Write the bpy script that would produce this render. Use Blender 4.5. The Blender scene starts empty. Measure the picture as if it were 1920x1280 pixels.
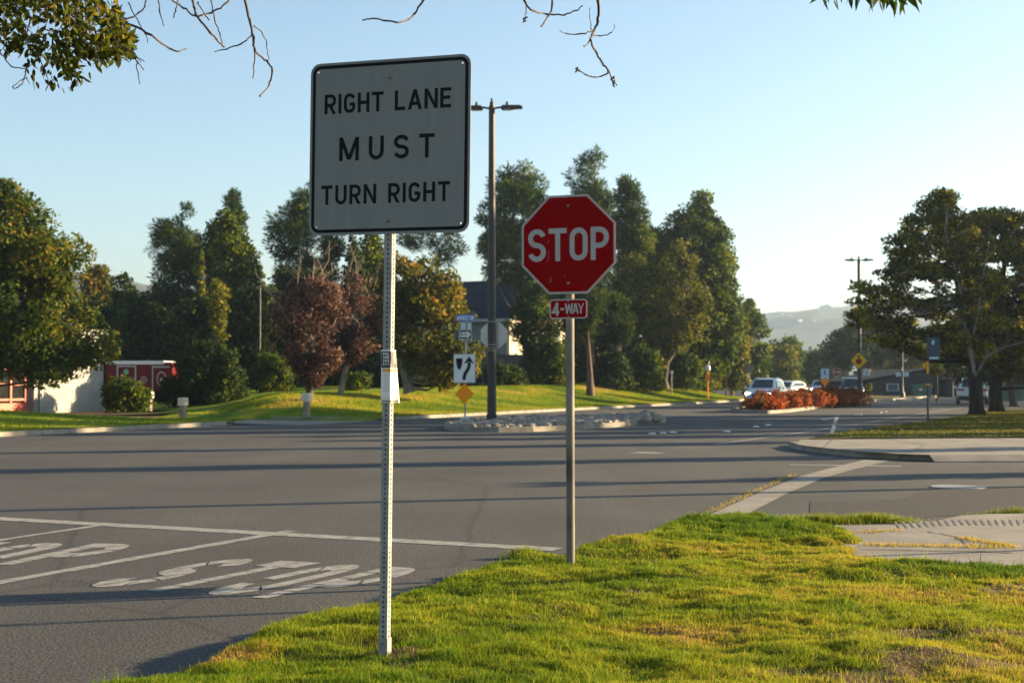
import bpy, bmesh, math, random
import numpy as np
from mathutils import Vector, Matrix
from mathutils.geometry import delaunay_2d_cdt

R = math.radians
S = bpy.context.scene
COL = S.collection
rng = random.Random(7)
NR = np.random.default_rng(11)

# ------------------------------------------------------------------ camera
CH = 1.55                                   # eye height above the road
F = 1920 * 50 / 36                          # focal length in photo pixels
PH = math.atan(72 / F)                      # upward pitch
cam = bpy.data.cameras.new('camera'); camo = bpy.data.objects.new('camera', cam); COL.objects.link(camo)
cam.lens = 50; cam.sensor_width = 36; cam.clip_start = 0.1; cam.clip_end = 15000
camo.location = (0, 0, CH); camo.rotation_euler = (math.pi / 2 + PH, 0, 0)
cam.dof.use_dof = True; cam.dof.focus_distance = 8.2; cam.dof.aperture_fstop = 5.0
S.camera = camo

# ------------------------------------------------------------------ light
SUN_AZ = 15.7                               # degrees from +X towards +Y
SUN_EL = 14.0
HAZE_D = 0.00034
w = bpy.data.worlds.new('World'); S.world = w; w.use_nodes = True
nt = w.node_tree; nt.nodes.clear()
sky = nt.nodes.new('ShaderNodeTexSky'); sky.sky_type = 'NISHITA'; sky.sun_disc = False
sky.sun_elevation = R(SUN_EL); sky.sun_rotation = R(90 - SUN_AZ)
sky.air_density = 1.0; sky.dust_density = 0.25; sky.ozone_density = 1.5
bg = nt.nodes.new('ShaderNodeBackground'); bg.inputs[1].default_value = 0.051
wo = nt.nodes.new('ShaderNodeOutputWorld')
nt.links.new(sky.outputs[0], bg.inputs[0]); nt.links.new(bg.outputs[0], wo.inputs[0])
sl = bpy.data.lights.new('sun', 'SUN'); slo = bpy.data.objects.new('sun', sl); COL.objects.link(slo)
sl.energy = 5.0; sl.angle = R(0.55); sl.color = (1.0, 0.76, 0.44)
sd = Vector((math.cos(R(SUN_EL)) * math.cos(R(SUN_AZ)), math.cos(R(SUN_EL)) * math.sin(R(SUN_AZ)), math.sin(R(SUN_EL))))
slo.rotation_euler = sd.to_track_quat('Z', 'Y').to_euler()
slo.location = (60, 20, 60)

S.view_settings.view_transform = 'Standard'; S.view_settings.look = 'None'
S.view_settings.exposure = 2.27; S.view_settings.gamma = 1.0
S.render.engine = 'CYCLES'
S.cycles.use_denoising = True
S.cycles.max_bounces = 6; S.cycles.diffuse_bounces = 2; S.cycles.glossy_bounces = 2
S.cycles.transmission_bounces = 4; S.cycles.volume_bounces = 0; S.cycles.transparent_max_bounces = 6
S.cycles.sample_clamp_indirect = 4.0

# ------------------------------------------------------------------ frame helpers
CP, SP = math.cos(PH), math.sin(PH)
def ray(px, py):
    a = (px - 960) / F; v = (640 - py) / F
    return Vector((a, CP - v * SP, SP + v * CP))
def gp(px, py, z=0.0):
    d = ray(px, py); t = (z - CH) / d.z
    return Vector((d.x * t, d.y * t, z))
def at(px, py, Y):
    d = ray(px, py); t = Y / d.y
    return Vector((d.x * t, Y, CH + d.z * t))
TH = R(24.0); ST, CT = math.sin(TH), math.cos(TH)     # the street runs 24 degrees right of the view
def UN(u, n, z=0.0): return Vector((u * ST + n * CT, u * CT - n * ST, z))
def un(x, y): return (x * ST + y * CT, x * CT - y * ST)
def sm(t):
    t = min(1.0, max(0.0, t)); return t * t * (3 - 2 * t)
def nk(u):                                            # left kerb line of the far street, bending left
    return -26.5 - (0.0095 * (u - 95) ** 2 if u > 95 else 0)
def bed_x(y): return -10.5 - 0.25 * (y - 52)             # where the mound ends at the planting bed and the drive
def GH(x, y):
    u, n = un(x, y)
    if u > 45.5:
        d = nk(u) - n
        if d > 0: return 0.14 + (0.80 + 0.32 * sm((u - 62) / 22)) * sm(d / 7.5) * sm((u - 44) / 6) * sm((x - bed_x(y) + 1) / 4.5)
        return 0.0
    d = -28.6 - n
    if d > 0: return 0.14 + 0.45 * sm(d / 8) * sm((43 - u) / 8)
    return 0.0

def vnoise(x, y, seed=0):
    xi = np.floor(x).astype(np.int64); yi = np.floor(y).astype(np.int64)
    fx = x - xi; fy = y - yi
    def h(a, b):
        n = (a * 374761393 + b * 668265263 + seed * 974711) & 0x7fffffff
        n = ((n ^ (n >> 13)) * 1274126177) & 0x7fffffff
        return ((n ^ (n >> 16)) & 0xffff) / 65535.0
    sx = fx * fx * (3 - 2 * fx); sy = fy * fy * (3 - 2 * fy)
    return (h(xi, yi) * (1 - sx) + h(xi + 1, yi) * sx) * (1 - sy) + (h(xi, yi + 1) * (1 - sx) + h(xi + 1, yi + 1) * sx) * sy
def fbm(x, y, seed=0, oct=3):
    s = 0; a = 1; t = 0
    for k in range(oct):
        s = s + a * vnoise(x * 2 ** k, y * 2 ** k, seed + k); t += a; a *= 0.5
    return s / t

# ------------------------------------------------------------------ materials
def lin(c):
    return tuple(((v / 255) / 12.92 if v / 255 <= 0.04045 else ((v / 255 + 0.055) / 1.055) ** 2.4) for v in c)
def mat(name, c, c2=None, rough=0.6, scale=6.0, metal=0.0, bump=0.0, bscale=None, detail=4.0, lo=0.35, hi=0.65, spec=0.5, stretch=None, coat=0.0):
    m = bpy.data.materials.new(name); m.use_nodes = True
    n = m.node_tree.nodes; l = m.node_tree.links
    b = n['Principled BSDF']; b.inputs['Roughness'].default_value = rough; b.inputs['Metallic'].default_value = metal
    b.inputs['Specular IOR Level'].default_value = spec; b.inputs['Coat Weight'].default_value = coat
    b.inputs['Base Color'].default_value = (*c, 1)
    tc = n.new('ShaderNodeTexCoord'); mp = n.new('ShaderNodeMapping'); l.new(tc.outputs['Object'], mp.inputs[0])
    if stretch: mp.inputs['Scale'].default_value = stretch
    if c2 is not None:
        tx = n.new('ShaderNodeTexNoise'); tx.inputs['Scale'].default_value = scale; tx.inputs['Detail'].default_value = detail
        l.new(mp.outputs[0], tx.inputs['Vector'])
        rp = n.new('ShaderNodeValToRGB'); rp.color_ramp.elements[0].position = lo; rp.color_ramp.elements[1].position = hi
        rp.color_ramp.elements[0].color = (*c, 1); rp.color_ramp.elements[1].color = (*c2, 1)
        l.new(tx.outputs['Fac'], rp.inputs[0]); l.new(rp.outputs[0], b.inputs['Base Color'])
    if bump:
        t2 = n.new('ShaderNodeTexNoise'); t2.inputs['Scale'].default_value = bscale or scale * 4; t2.inputs['Detail'].default_value = 3
        l.new(mp.outputs[0], t2.inputs['Vector'])
        bp = n.new('ShaderNodeBump'); bp.inputs['Strength'].default_value = bump; bp.inputs['Distance'].default_value = 0.02
        l.new(t2.outputs['Fac'], bp.inputs['Height']); l.new(bp.outputs[0], b.inputs['Normal'])
    return m
def emis(name, c, s):
    m = bpy.data.materials.new(name); m.use_nodes = True
    b = m.node_tree.nodes['Principled BSDF']; b.inputs['Base Color'].default_value = (.8, .8, .8, 1)
    b.inputs['Emission Color'].default_value = (*c, 1); b.inputs['Emission Strength'].default_value = s
    return m
def leafmat(name, c1, c2, c3=None, trans=0.35, scale=0.55):
    """leaf colour differs from leaf to leaf (attribute tint) and from clump to clump (noise)"""
    m = bpy.data.materials.new(name); m.use_nodes = True
    n = m.node_tree.nodes; l = m.node_tree.links; n.clear()
    out = n.new('ShaderNodeOutputMaterial')
    a = n.new('ShaderNodeAttribute'); a.attribute_name = 'tint'
    tc = n.new('ShaderNodeTexCoord'); tx = n.new('ShaderNodeTexNoise'); tx.inputs['Scale'].default_value = scale; tx.inputs['Detail'].default_value = 2
    l.new(tc.outputs['Object'], tx.inputs['Vector'])
    mm = n.new('ShaderNodeMath'); mm.operation = 'MULTIPLY_ADD'; mm.inputs[1].default_value = 0.55
    m2 = n.new('ShaderNodeMath'); m2.operation = 'MULTIPLY_ADD'; m2.inputs[1].default_value = 1.3; m2.inputs[2].default_value = -0.42
    l.new(tx.outputs['Fac'], m2.inputs[0]); l.new(a.outputs['Fac'], mm.inputs[0]); l.new(m2.outputs[0], mm.inputs[2])
    rp = n.new('ShaderNodeValToRGB'); e = rp.color_ramp.elements
    e[0].position = 0.15; e[0].color = (*c1, 1); e[1].position = 0.62; e[1].color = (*c2, 1)
    if c3: k = e.new(0.88); k.color = (*c3, 1)
    l.new(mm.outputs[0], rp.inputs[0])
    d = n.new('ShaderNodeBsdfPrincipled'); d.inputs['Roughness'].default_value = 0.6; d.inputs['Specular IOR Level'].default_value = 0.12
    t = n.new('ShaderNodeBsdfTranslucent'); mx = n.new('ShaderNodeMixShader'); mx.inputs[0].default_value = trans
    l.new(rp.outputs[0], d.inputs['Base Color']); l.new(rp.outputs[0], t.inputs['Color'])
    l.new(d.outputs[0], mx.inputs[1]); l.new(t.outputs[0], mx.inputs[2]); l.new(mx.outputs[0], out.inputs[0])
    return m

M = {}
def asphalt_mat():
    m = bpy.data.materials.new('asphalt'); m.use_nodes = True
    n = m.node_tree.nodes; l = m.node_tree.links; b = n['Principled BSDF']
    b.inputs['Roughness'].default_value = 0.86; b.inputs['Specular IOR Level'].default_value = 0.25
    tc = n.new('ShaderNodeTexCoord')
    def noise(s, d=4, mp=None):
        t = n.new('ShaderNodeTexNoise'); t.inputs['Scale'].default_value = s; t.inputs['Detail'].default_value = d
        l.new(mp.outputs[0] if mp else tc.outputs['Object'], t.inputs['Vector']); return t
    mp = n.new('ShaderNodeMapping'); mp.inputs['Rotation'].default_value = (0, 0, TH); mp.inputs['Scale'].default_value = (1.0, 0.12, 1)
    l.new(tc.outputs['Object'], mp.inputs[0])
    big = noise(0.35, 5); lane = noise(0.6, 3, mp); fine = noise(52, 3); mid = noise(14, 5)
    def ramp(src, p0, c0, p1, c1):
        r = n.new('ShaderNodeValToRGB'); r.color_ramp.elements[0].position = p0; r.color_ramp.elements[1].position = p1
        r.color_ramp.elements[0].color = (*c0, 1); r.color_ramp.elements[1].color = (*c1, 1); l.new(src.outputs['Fac'], r.inputs[0]); return r
    def mul(a, bb, f=1.0):
        x = n.new('ShaderNodeMix'); x.data_type = 'RGBA'; x.blend_type = 'MULTIPLY'; x.inputs[0].default_value = f
        l.new(a, x.inputs[6]); l.new(bb, x.inputs[7]); return x.outputs[2]
    base = ramp(fine, .36, (.018, .017, .016), .66, (.106, .104, .102)).outputs[0]
    c = mul(base, ramp(big, .3, (.78, .78, .78), .7, (1.1, 1.1, 1.1)).outputs[0])
    c = mul(c, ramp(lane, .3, (.8, .8, .8), .7, (1.1, 1.09, 1.07)).outputs[0])
    c = mul(c, ramp(mid, .3, (.86, .86, .86), .7, (1.1, 1.1, 1.1)).outputs[0])
    oil = noise(1.7, 3); c = mul(c, ramp(oil, .66, (1, 1, 1), .74, (.72, .72, .73)).outputs[0])
    vo = n.new('ShaderNodeTexVoronoi'); vo.feature = 'DISTANCE_TO_EDGE'; vo.inputs['Scale'].default_value = 0.16
    wob = n.new('ShaderNodeMix'); wob.data_type = 'RGBA'; wob.inputs[0].default_value = 0.10
    wn = noise(1.4, 4); l.new(tc.outputs['Object'], wob.inputs[6]); l.new(wn.outputs['Color'], wob.inputs[7]); l.new(wob.outputs[2], vo.inputs['Vector'])
    cr = n.new('ShaderNodeValToRGB'); cr.color_ramp.elements[0].position = 0.0; cr.color_ramp.elements[0].color = (.45, .45, .45, 1)
    cr.color_ramp.elements[1].position = 0.006; cr.color_ramp.elements[1].color = (1, 1, 1, 1); l.new(vo.outputs['Distance'], cr.inputs[0])
    c = mul(c, cr.outputs[0], 0.6)
    l.new(c, b.inputs['Base Color'])
    bp = n.new('ShaderNodeBump'); bp.inputs['Strength'].default_value = 0.75; bp.inputs['Distance'].default_value = 0.006
    l.new(fine.outputs['Fac'], bp.inputs['Height']); l.new(bp.outputs[0], b.inputs['Normal'])
    return m
M['asphalt'] = asphalt_mat()
M['patch'] = mat('asphalt_patch', (.018, .017, .017), (.075, .068, .062), 0.85, 75, bump=.5, bscale=130, spec=.25)
M['paint'] = mat('road_paint', (.13, .127, .12), (.27, .26, .24), 0.7, 9, bump=.3, bscale=60, lo=.3, hi=.62)
M['concrete'] = mat('concrete', (.125, .112, .093), (.21, .19, .163), 0.85, 1.6, bump=.25, bscale=50, lo=.3, hi=.7)
M['kerb'] = mat('kerb_concrete', (.14, .122, .10), (.24, .22, .18), 0.85, 3.0, bump=.3, bscale=30)
M['mulch'] = mat('mulch', (.07, .045, .028), (.17, .11, .06), .95, 3, bump=.6, bscale=20, spec=.1)
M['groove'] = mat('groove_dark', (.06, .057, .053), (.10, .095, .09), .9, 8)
M['soil'] = mat('soil', (.06, .036, .02), (.15, .10, .055), 0.95, 5, bump=.6, bscale=60, spec=.08)
M['lawn'] = mat('lawn', (.075, .15, .007), (.25, .24, .016), 0.9, .7, bump=.9, bscale=26, lo=.38, hi=.68, detail=6, spec=.08)
M['dry'] = mat('dry_grass', (.10, .085, .035), (.22, .17, .07), .9, 1.1, bump=.9, bscale=22, detail=6, spec=.08)
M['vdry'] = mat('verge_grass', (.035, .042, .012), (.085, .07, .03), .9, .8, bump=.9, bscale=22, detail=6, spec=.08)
M['ground'] = mat('ground_earth', (.06, .055, .03), (.12, .095, .05), .95, .05, spec=.1)
M['galv'] = mat('galvanised_steel', (.20, .20, .19), (.30, .295, .28), 0.6, 14, spec=.2, lo=.3, hi=.7)
M['pipe'] = mat('weathered_pipe', (.065, .055, .046), (.21, .195, .17), 0.7, 5, spec=.2, stretch=(1, 1, .35), lo=.35, hi=.6)
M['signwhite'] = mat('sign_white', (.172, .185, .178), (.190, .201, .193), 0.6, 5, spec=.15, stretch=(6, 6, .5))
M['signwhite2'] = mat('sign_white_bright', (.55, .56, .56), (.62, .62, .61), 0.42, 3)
M['lettersW'] = mat('lettering_white', (.33, .33, .32), (.38, .375, .36), 0.55, 8, spec=.15)
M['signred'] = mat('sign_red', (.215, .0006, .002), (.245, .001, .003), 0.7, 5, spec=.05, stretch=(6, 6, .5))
M['black'] = mat('sign_black', (.006, .006, .007), None, 0.65, spec=.12)
M['bolt'] = mat('bolt_steel', (.16, .13, .10), (.28, .26, .24), .5, 60, metal=.6)
M['orange'] = mat('sign_orange', (.80, .25, .002), (.84, .28, .003), .6, 3, spec=.1)
M['yellow'] = mat('sign_yellow', (.72, .42, .004), (.78, .46, .006), .6, 3, spec=.1)
M['blue'] = mat('sign_blue', (.012, .09, .42), (.02, .11, .46), .45, 3)
M['busblue'] = mat('bus_stop_blue', (.006, .03, .06), (.01, .045, .08), .5, 3)
M['palepanel'] = mat('pale_blue_panel', (.36, .50, .60), (.45, .58, .66), .4, 3)
M['backgrey'] = mat('sign_back_aluminium', (.42, .40, .38), (.5, .48, .45), .45, 3, metal=.3)
M['bronze'] = mat('lamp_bronze', (.016, .015, .015), (.028, .026, .025), .55, 4, metal=.3)
M['darkmetal'] = mat('dark_metal', (.02, .028, .03), (.035, .04, .042), .5, 4, metal=.3)
M['lens'] = mat('lamp_lens', (.5, .5, .48), None, .3)
M['greytrim'] = mat('grey_trim', (.30, .31, .32), (.36, .36, .37), .6, 3)
M['stone'] = mat('cobble', (.12, .10, .078), (.28, .235, .185), .8, 1.4, bump=.4, bscale=20)
M['bark'] = mat('bark', (.035, .027, .02), (.085, .068, .052), .95, 6, bump=.8, bscale=22, stretch=(1, 1, .25))
M['barkdark'] = mat('bark_dark', (.012, .010, .009), (.034, .028, .024), .95, 6, bump=.8, bscale=22, stretch=(1, 1, .25), spec=.1)
M['barkgrey'] = mat('bark_grey', (.10, .088, .075), (.22, .195, .17), .9, 6, bump=.8, bscale=22, stretch=(1, 1, .25))
M['barkred'] = mat('bark_red_brown', (.055, .032, .022), (.12, .072, .05), .95, 6, bump=.8, bscale=20, stretch=(1, 1, .25))
M['twig'] = mat('twig_bark', (.035, .024, .02), (.08, .055, .042), .8, 20)
M['wallwhite'] = mat('painted_block_wall', (.25, .26, .245), (.32, .33, .305), .8, 1.5, bump=.1)
M['wallgrey'] = mat('grey_pillar', (.20, .20, .21), (.25, .25, .26), .7, 2)
M['doorred'] = mat('door_red', (.50, .075, .03), (.56, .09, .04), .5, 2)
M['glassdark'] = mat('dark_glass', (.012, .014, .013), (.02, .022, .02), .08, 2)
M['trailer'] = mat('trailer_red', (.095, .002, .004), (.115, .003, .005), .55, 2, spec=.15)
M['trim'] = mat('white_trim', (.55, .56, .58), (.6, .6, .6), .4, 2)
M['green'] = mat('emblem_green', (.05, .35, .2), None, .5)
M['roof'] = mat('dark_slate_roof', (.007, .011, .022), (.014, .02, .034), .9, 1.2, bump=.3, bscale=8, spec=.1)
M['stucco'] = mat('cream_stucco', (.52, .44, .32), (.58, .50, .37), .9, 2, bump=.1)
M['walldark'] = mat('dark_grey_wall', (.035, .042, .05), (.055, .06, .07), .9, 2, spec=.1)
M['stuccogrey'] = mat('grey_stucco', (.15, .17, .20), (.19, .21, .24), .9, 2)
M['pane'] = mat('window_pane', (.05, .10, .16), None, .1)
M['fence'] = mat('fence_boards', (.035, .045, .055), (.06, .07, .08), .85, 2, stretch=(6, 6, .3))
M['carwhite'] = mat('car_paint_white', (.62, .64, .66), None, .22, coat=.6)
M['carblack'] = mat('car_paint_dark', (.012, .014, .02), None, .2, coat=.6)
M['carsilver'] = mat('car_paint_silver', (.42, .44, .46), None, .25, metal=.4, coat=.5)
M['carplastic'] = mat('car_trim', (.012, .012, .013), None, .55)
M['carglass'] = mat('car_glass', (.02, .028, .035), None, .06)
M['tyre'] = mat('tyre', (.012, .012, .012), None, .85)
M['rim'] = mat('rim', (.4, .4, .4), None, .3, metal=.8)
M['tail'] = mat('tail_light', (.35, .01, .015), None, .25)
M['plate'] = mat('number_plate', (.65, .65, .62), None, .5)
M['headlamp'] = emis('headlight_on', (1, .93, .8), 7.0)
M['paper'] = mat('flyer_paper', (.70, .68, .64), (.76, .74, .70), .6, 10)
M['paperdark'] = mat('flyer_dark', (.012, .014, .028), (.02, .02, .035), .5, 10)
M['paperorange'] = mat('flyer_orange', (.68, .33, .02), (.72, .25, .05), .5, 10)
M['utilgreen'] = mat('utility_green', (.02, .10, .08), (.03, .12, .09), .6, 2)
M['bolcap'] = mat('bollard_cap', (.55, .48, .37), (.62, .55, .43), .7, 5)
M['bolpost'] = mat('bollard_post', (.16, .13, .09), (.24, .20, .15), .85, 5)
M['hill'] = mat('hill_cover', (.010, .020, .012), (.055, .068, .042), .95, .035, detail=10, lo=.45, hi=.60)
M['deadtwig'] = mat('dead_twig', (.16, .12, .085), (.26, .20, .145), .9, 8)
M['palmleaf'] = leafmat('palm_leaf', (.03, .06, .015), (.07, .11, .03))
LF = {
 'dark': leafmat('leaf_dark', (0.006, 0.014, 0.003), (0.026, 0.048, 0.006), (0.09, 0.12, 0.012), trans=.42),
 'mid': leafmat('leaf_mid', (0.009, 0.024, 0.003), (0.065, 0.105, 0.006), (0.22, 0.23, 0.012), trans=.42),
 'olive': leafmat('leaf_olive', (0.016, 0.028, 0.004), (0.11, 0.12, 0.01), (0.3, 0.25, 0.022), trans=.42),
 'lime': leafmat('leaf_yellow_green', (0.03, 0.05, 0.005), (0.14, 0.15, 0.01), (0.32, 0.25, 0.018)),
 'pine': leafmat('pine_needles', (0.006, 0.02, 0.004), (0.045, 0.082, 0.01), (0.18, 0.195, 0.018), trans=.42),
 'tip': leafmat('leaf_with_red_tips', (0.012, 0.028, 0.004), (0.075, 0.11, 0.008), (0.24, 0.15, 0.014), trans=.42),
 'autumn': leafmat('leaf_autumn', (0.02, 0.034, 0.004), (0.105, 0.115, 0.01), (0.36, 0.18, 0.018), trans=.42),
 'plum': leafmat('leaf_plum', (.024, .011, .010), (.10, .048, .036), (.30, .17, .11), trans=.35),
 'red': leafmat('leaf_red_bush', (.020, .040, .008), (.30, .055, .010), (.58, .15, .018), scale=1.6),
 'wisp': leafmat('leaf_right_tree', (.014, .026, .004), (.13, .13, .009), (.46, .36, .015), trans=.55, scale=.9),
 'over': leafmat('leaf_overhead', (.018, .024, .005), (.09, .105, .010), (.36, .21, .018), trans=.5),
}
def grassmat(name='grass_blades', k_=1.0):
    m = bpy.data.materials.new(name); m.use_nodes = True
    n = m.node_tree.nodes; l = m.node_tree.links; n.clear(); out = n.new('ShaderNodeOutputMaterial')
    a = n.new('ShaderNodeAttribute'); a.attribute_name = 'tint'
    rp = n.new('ShaderNodeValToRGB'); e = rp.color_ramp.elements
    e[0].position = 0.0; e[0].color = (.085, .15, .008, 1); e[1].position = 0.36; e[1].color = (.25, .285, .012, 1)
    k = e.new(.68); k.color = (.36, .27, .03, 1); k = e.new(1.0); k.color = (.46, .29, .09, 1)
    for q_ in e: q_.color = (q_.color[0] * k_, q_.color[1] * k_, q_.color[2] * k_, 1)
    l.new(a.outputs['Fac'], rp.inputs[0])
    d = n.new('ShaderNodeBsdfPrincipled'); d.inputs['Roughness'].default_value = .6; d.inputs['Specular IOR Level'].default_value = .1
    t = n.new('ShaderNodeBsdfTranslucent'); mx = n.new('ShaderNodeMixShader'); mx.inputs[0].default_value = .4
    l.new(rp.outputs[0], d.inputs['Base Color']); l.new(rp.outputs[0], t.inputs['Color'])
    l.new(d.outputs[0], mx.inputs[1]); l.new(t.outputs[0], mx.inputs[2]); l.new(mx.outputs[0], out.inputs[0])
    return m
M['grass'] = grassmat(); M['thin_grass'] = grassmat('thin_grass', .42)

# ------------------------------------------------------------------ object helpers
def tag(o, label=None, cat=None, group=None, kind=None):
    if label: o['label'] = label
    if cat: o['category'] = cat
    if group: o['group'] = group
    if kind: o['kind'] = kind
    return o
def thing(name, loc, label, cat, rz=0.0, group=None, rx=0.0, ry=0.0):
    o = bpy.data.objects.new(name, None); COL.objects.link(o)
    o.empty_display_size = .2
    o.location = loc; o.rotation_euler = (rx, ry, rz)
    return tag(o, label, cat, group)
class MB:
    def __init__(self): self.v = []; self.f = []
    def add(self, vs, fs):
        b = len(self.v); self.v += [tuple(p) for p in vs]; self.f += [tuple(b + i for i in q) for q in fs]
    def box(self, x0, x1, y0, y1, z0, z1, mtx=None):
        vs = [Vector((x, y, z)) for z in (z0, z1) for y in (y0, y1) for x in (x0, x1)]
        if mtx: vs = [mtx @ p for p in vs]
        self.add(vs, [(0, 2, 3, 1), (4, 5, 7, 6), (0, 1, 5, 4), (2, 6, 7, 3), (0, 4, 6, 2), (1, 3, 7, 5)]); return self
    def flat(self, pts, y):                    # polygon in the local xz plane, seen from -y
        self.add([(p[0], y, p[1]) for p in pts], [tuple(range(len(pts)))]); return self
    def prism(self, pts, y0, y1):              # xz outline (counter-clockwise) between y0 (front) and y1
        n = len(pts)
        self.add([(p[0], y0, p[1]) for p in pts] + [(p[0], y1, p[1]) for p in pts],
                 [tuple(range(n)), tuple(range(2 * n - 1, n - 1, -1))] + [((i + 1) % n, i, n + i, n + (i + 1) % n) for i in range(n)]); return self
    def slab(self, pts, z0, z1):               # xy outline (counter-clockwise)
        n = len(pts)
        self.add([(p[0], p[1], z0) for p in pts] + [(p[0], p[1], z1) for p in pts],
                 [tuple(range(n - 1, -1, -1)), tuple(range(n, 2 * n))] + [(i, (i + 1) % n, n + (i + 1) % n, n + i) for i in range(n)]); return self
    def ring(self, outer, inner, y0, y1):      # frame between two outlines of the same length
        n = len(outer)
        vs = [(p[0], y0, p[1]) for p in outer] + [(p[0], y0, p[1]) for p in inner] + [(p[0], y1, p[1]) for p in outer] + [(p[0], y1, p[1]) for p in inner]
        fs = []
        for i in range(n):
            j = (i + 1) % n
            fs += [(i, j, n + j, n + i), (j, i, 2 * n + i, 2 * n + j), (n + i, n + j, 3 * n + j, 3 * n + i)]
        self.add(vs, fs); return self
    def tube(self, pts, rad, seg=8, cap=True):
        pts = [Vector(p) for p in pts]; n = len(pts)
        if not hasattr(rad, '__len__'): rad = [rad] * n
        vs = []; prev = None
        for i, p in enumerate(pts):
            t = (pts[min(i + 1, n - 1)] - pts[max(i - 1, 0)])
            t = t.normalized() if t.length > 1e-9 else Vector((0, 0, 1))
            if prev is None:
                a = Vector((1, 0, 0)) if abs(t.x) < .9 else Vector((0, 1, 0)); a = (a - t * a.dot(t)).normalized()
            else:
                a = prev - t * prev.dot(t); a = a.normalized() if a.length > 1e-6 else t.orthogonal().normalized()
            prev = a; b = t.cross(a)
            for k in range(seg):
                an = 2 * math.pi * k / seg; vs.append(p + (a * math.cos(an) + b * math.sin(an)) * rad[i])
        fs = [(i * seg + k, i * seg + (k + 1) % seg, (i + 1) * seg + (k + 1) % seg, (i + 1) * seg + k) for i in range(n - 1) for k in range(seg)]
        if cap: fs += [tuple(range(seg - 1, -1, -1)), tuple((n - 1) * seg + k for k in range(seg))]
        self.add(vs, fs); return self
    def lathe(self, prof, seg=16, mtx=None):   # profile (r, z) about local z
        vs = []; n = len(prof)
        for r, z in prof:
            for k in range(seg):
                p = Vector((r * math.cos(2 * math.pi * k / seg), r * math.sin(2 * math.pi * k / seg), z)); vs.append(mtx @ p if mtx else p)
        fs = [(i * seg + k, i * seg + (k + 1) % seg, (i + 1) * seg + (k + 1) % seg, (i + 1) * seg + k) for i in range(n - 1) for k in range(seg)]
        fs += [tuple(range(seg - 1, -1, -1)), tuple((n - 1) * seg + k for k in range(seg))]
        self.add(vs, fs); return self
    def build(self, name, m, parent=None, smooth=False, bevel=0.0, loc=None):
        me = bpy.data.meshes.new(name); me.from_pydata(self.v, [], self.f); me.validate(); me.update()
        if m: me.materials.append(m)
        o = bpy.data.objects.new(name, me); COL.objects.link(o)
        if smooth:
            me.polygons.foreach_set('use_smooth', [True] * len(me.polygons))
            try: me.set_sharp_from_angle(angle=R(40))
            except Exception: pass
        if bevel:
            b = o.modifiers.new('bevel', 'BEVEL'); b.width = bevel; b.segments = 2; b.limit_method = 'ANGLE'
        if parent: o.parent = parent
        if loc is not None: o.location = loc
        return o
def kids(o): return [c for c in COL.objects if c.parent == o]
def dup(root, loc, rz=None, label=None):
    r = root.copy(); COL.objects.link(r); r.location = loc
    if rz is not None: r.rotation_euler = (root.rotation_euler[0], root.rotation_euler[1], rz)
    if label: r['label'] = label
    for ch in kids(root):
        c = ch.copy(); COL.objects.link(c); c.parent = r
        for g in kids(ch):
            d = g.copy(); COL.objects.link(d); d.parent = c
    return r
def mesh_np(name, verts, quads, m, tint=None, parent=None, k=4):
    me = bpy.data.meshes.new(name); nv = len(verts); nf = len(quads)
    me.vertices.add(nv); me.vertices.foreach_set('co', np.asarray(verts, np.float32).ravel())
    me.loops.add(nf * k); me.loops.foreach_set('vertex_index', np.asarray(quads, np.int32).ravel())
    me.polygons.add(nf); me.polygons.foreach_set('loop_start', np.arange(0, nf * k, k, dtype=np.int32))
    me.update(calc_edges=True)
    if tint is not None:
        at_ = me.attributes.new('tint', 'FLOAT', 'POINT'); at_.data.foreach_set('value', np.asarray(tint, np.float32))
    me.materials.append(m)
    o = bpy.data.objects.new(name, me); COL.objects.link(o)
    if parent: o.parent = parent
    return o
def structure(mb, name, m, **k):
    o = mb.build(name, m, **k); o['kind'] = 'structure'; return o
def ccw(p):
    a = sum(p[i][0] * p[(i + 1) % len(p)][1] - p[(i + 1) % len(p)][0] * p[i][1] for i in range(len(p)))
    return list(p) if a > 0 else list(reversed(p))

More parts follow.
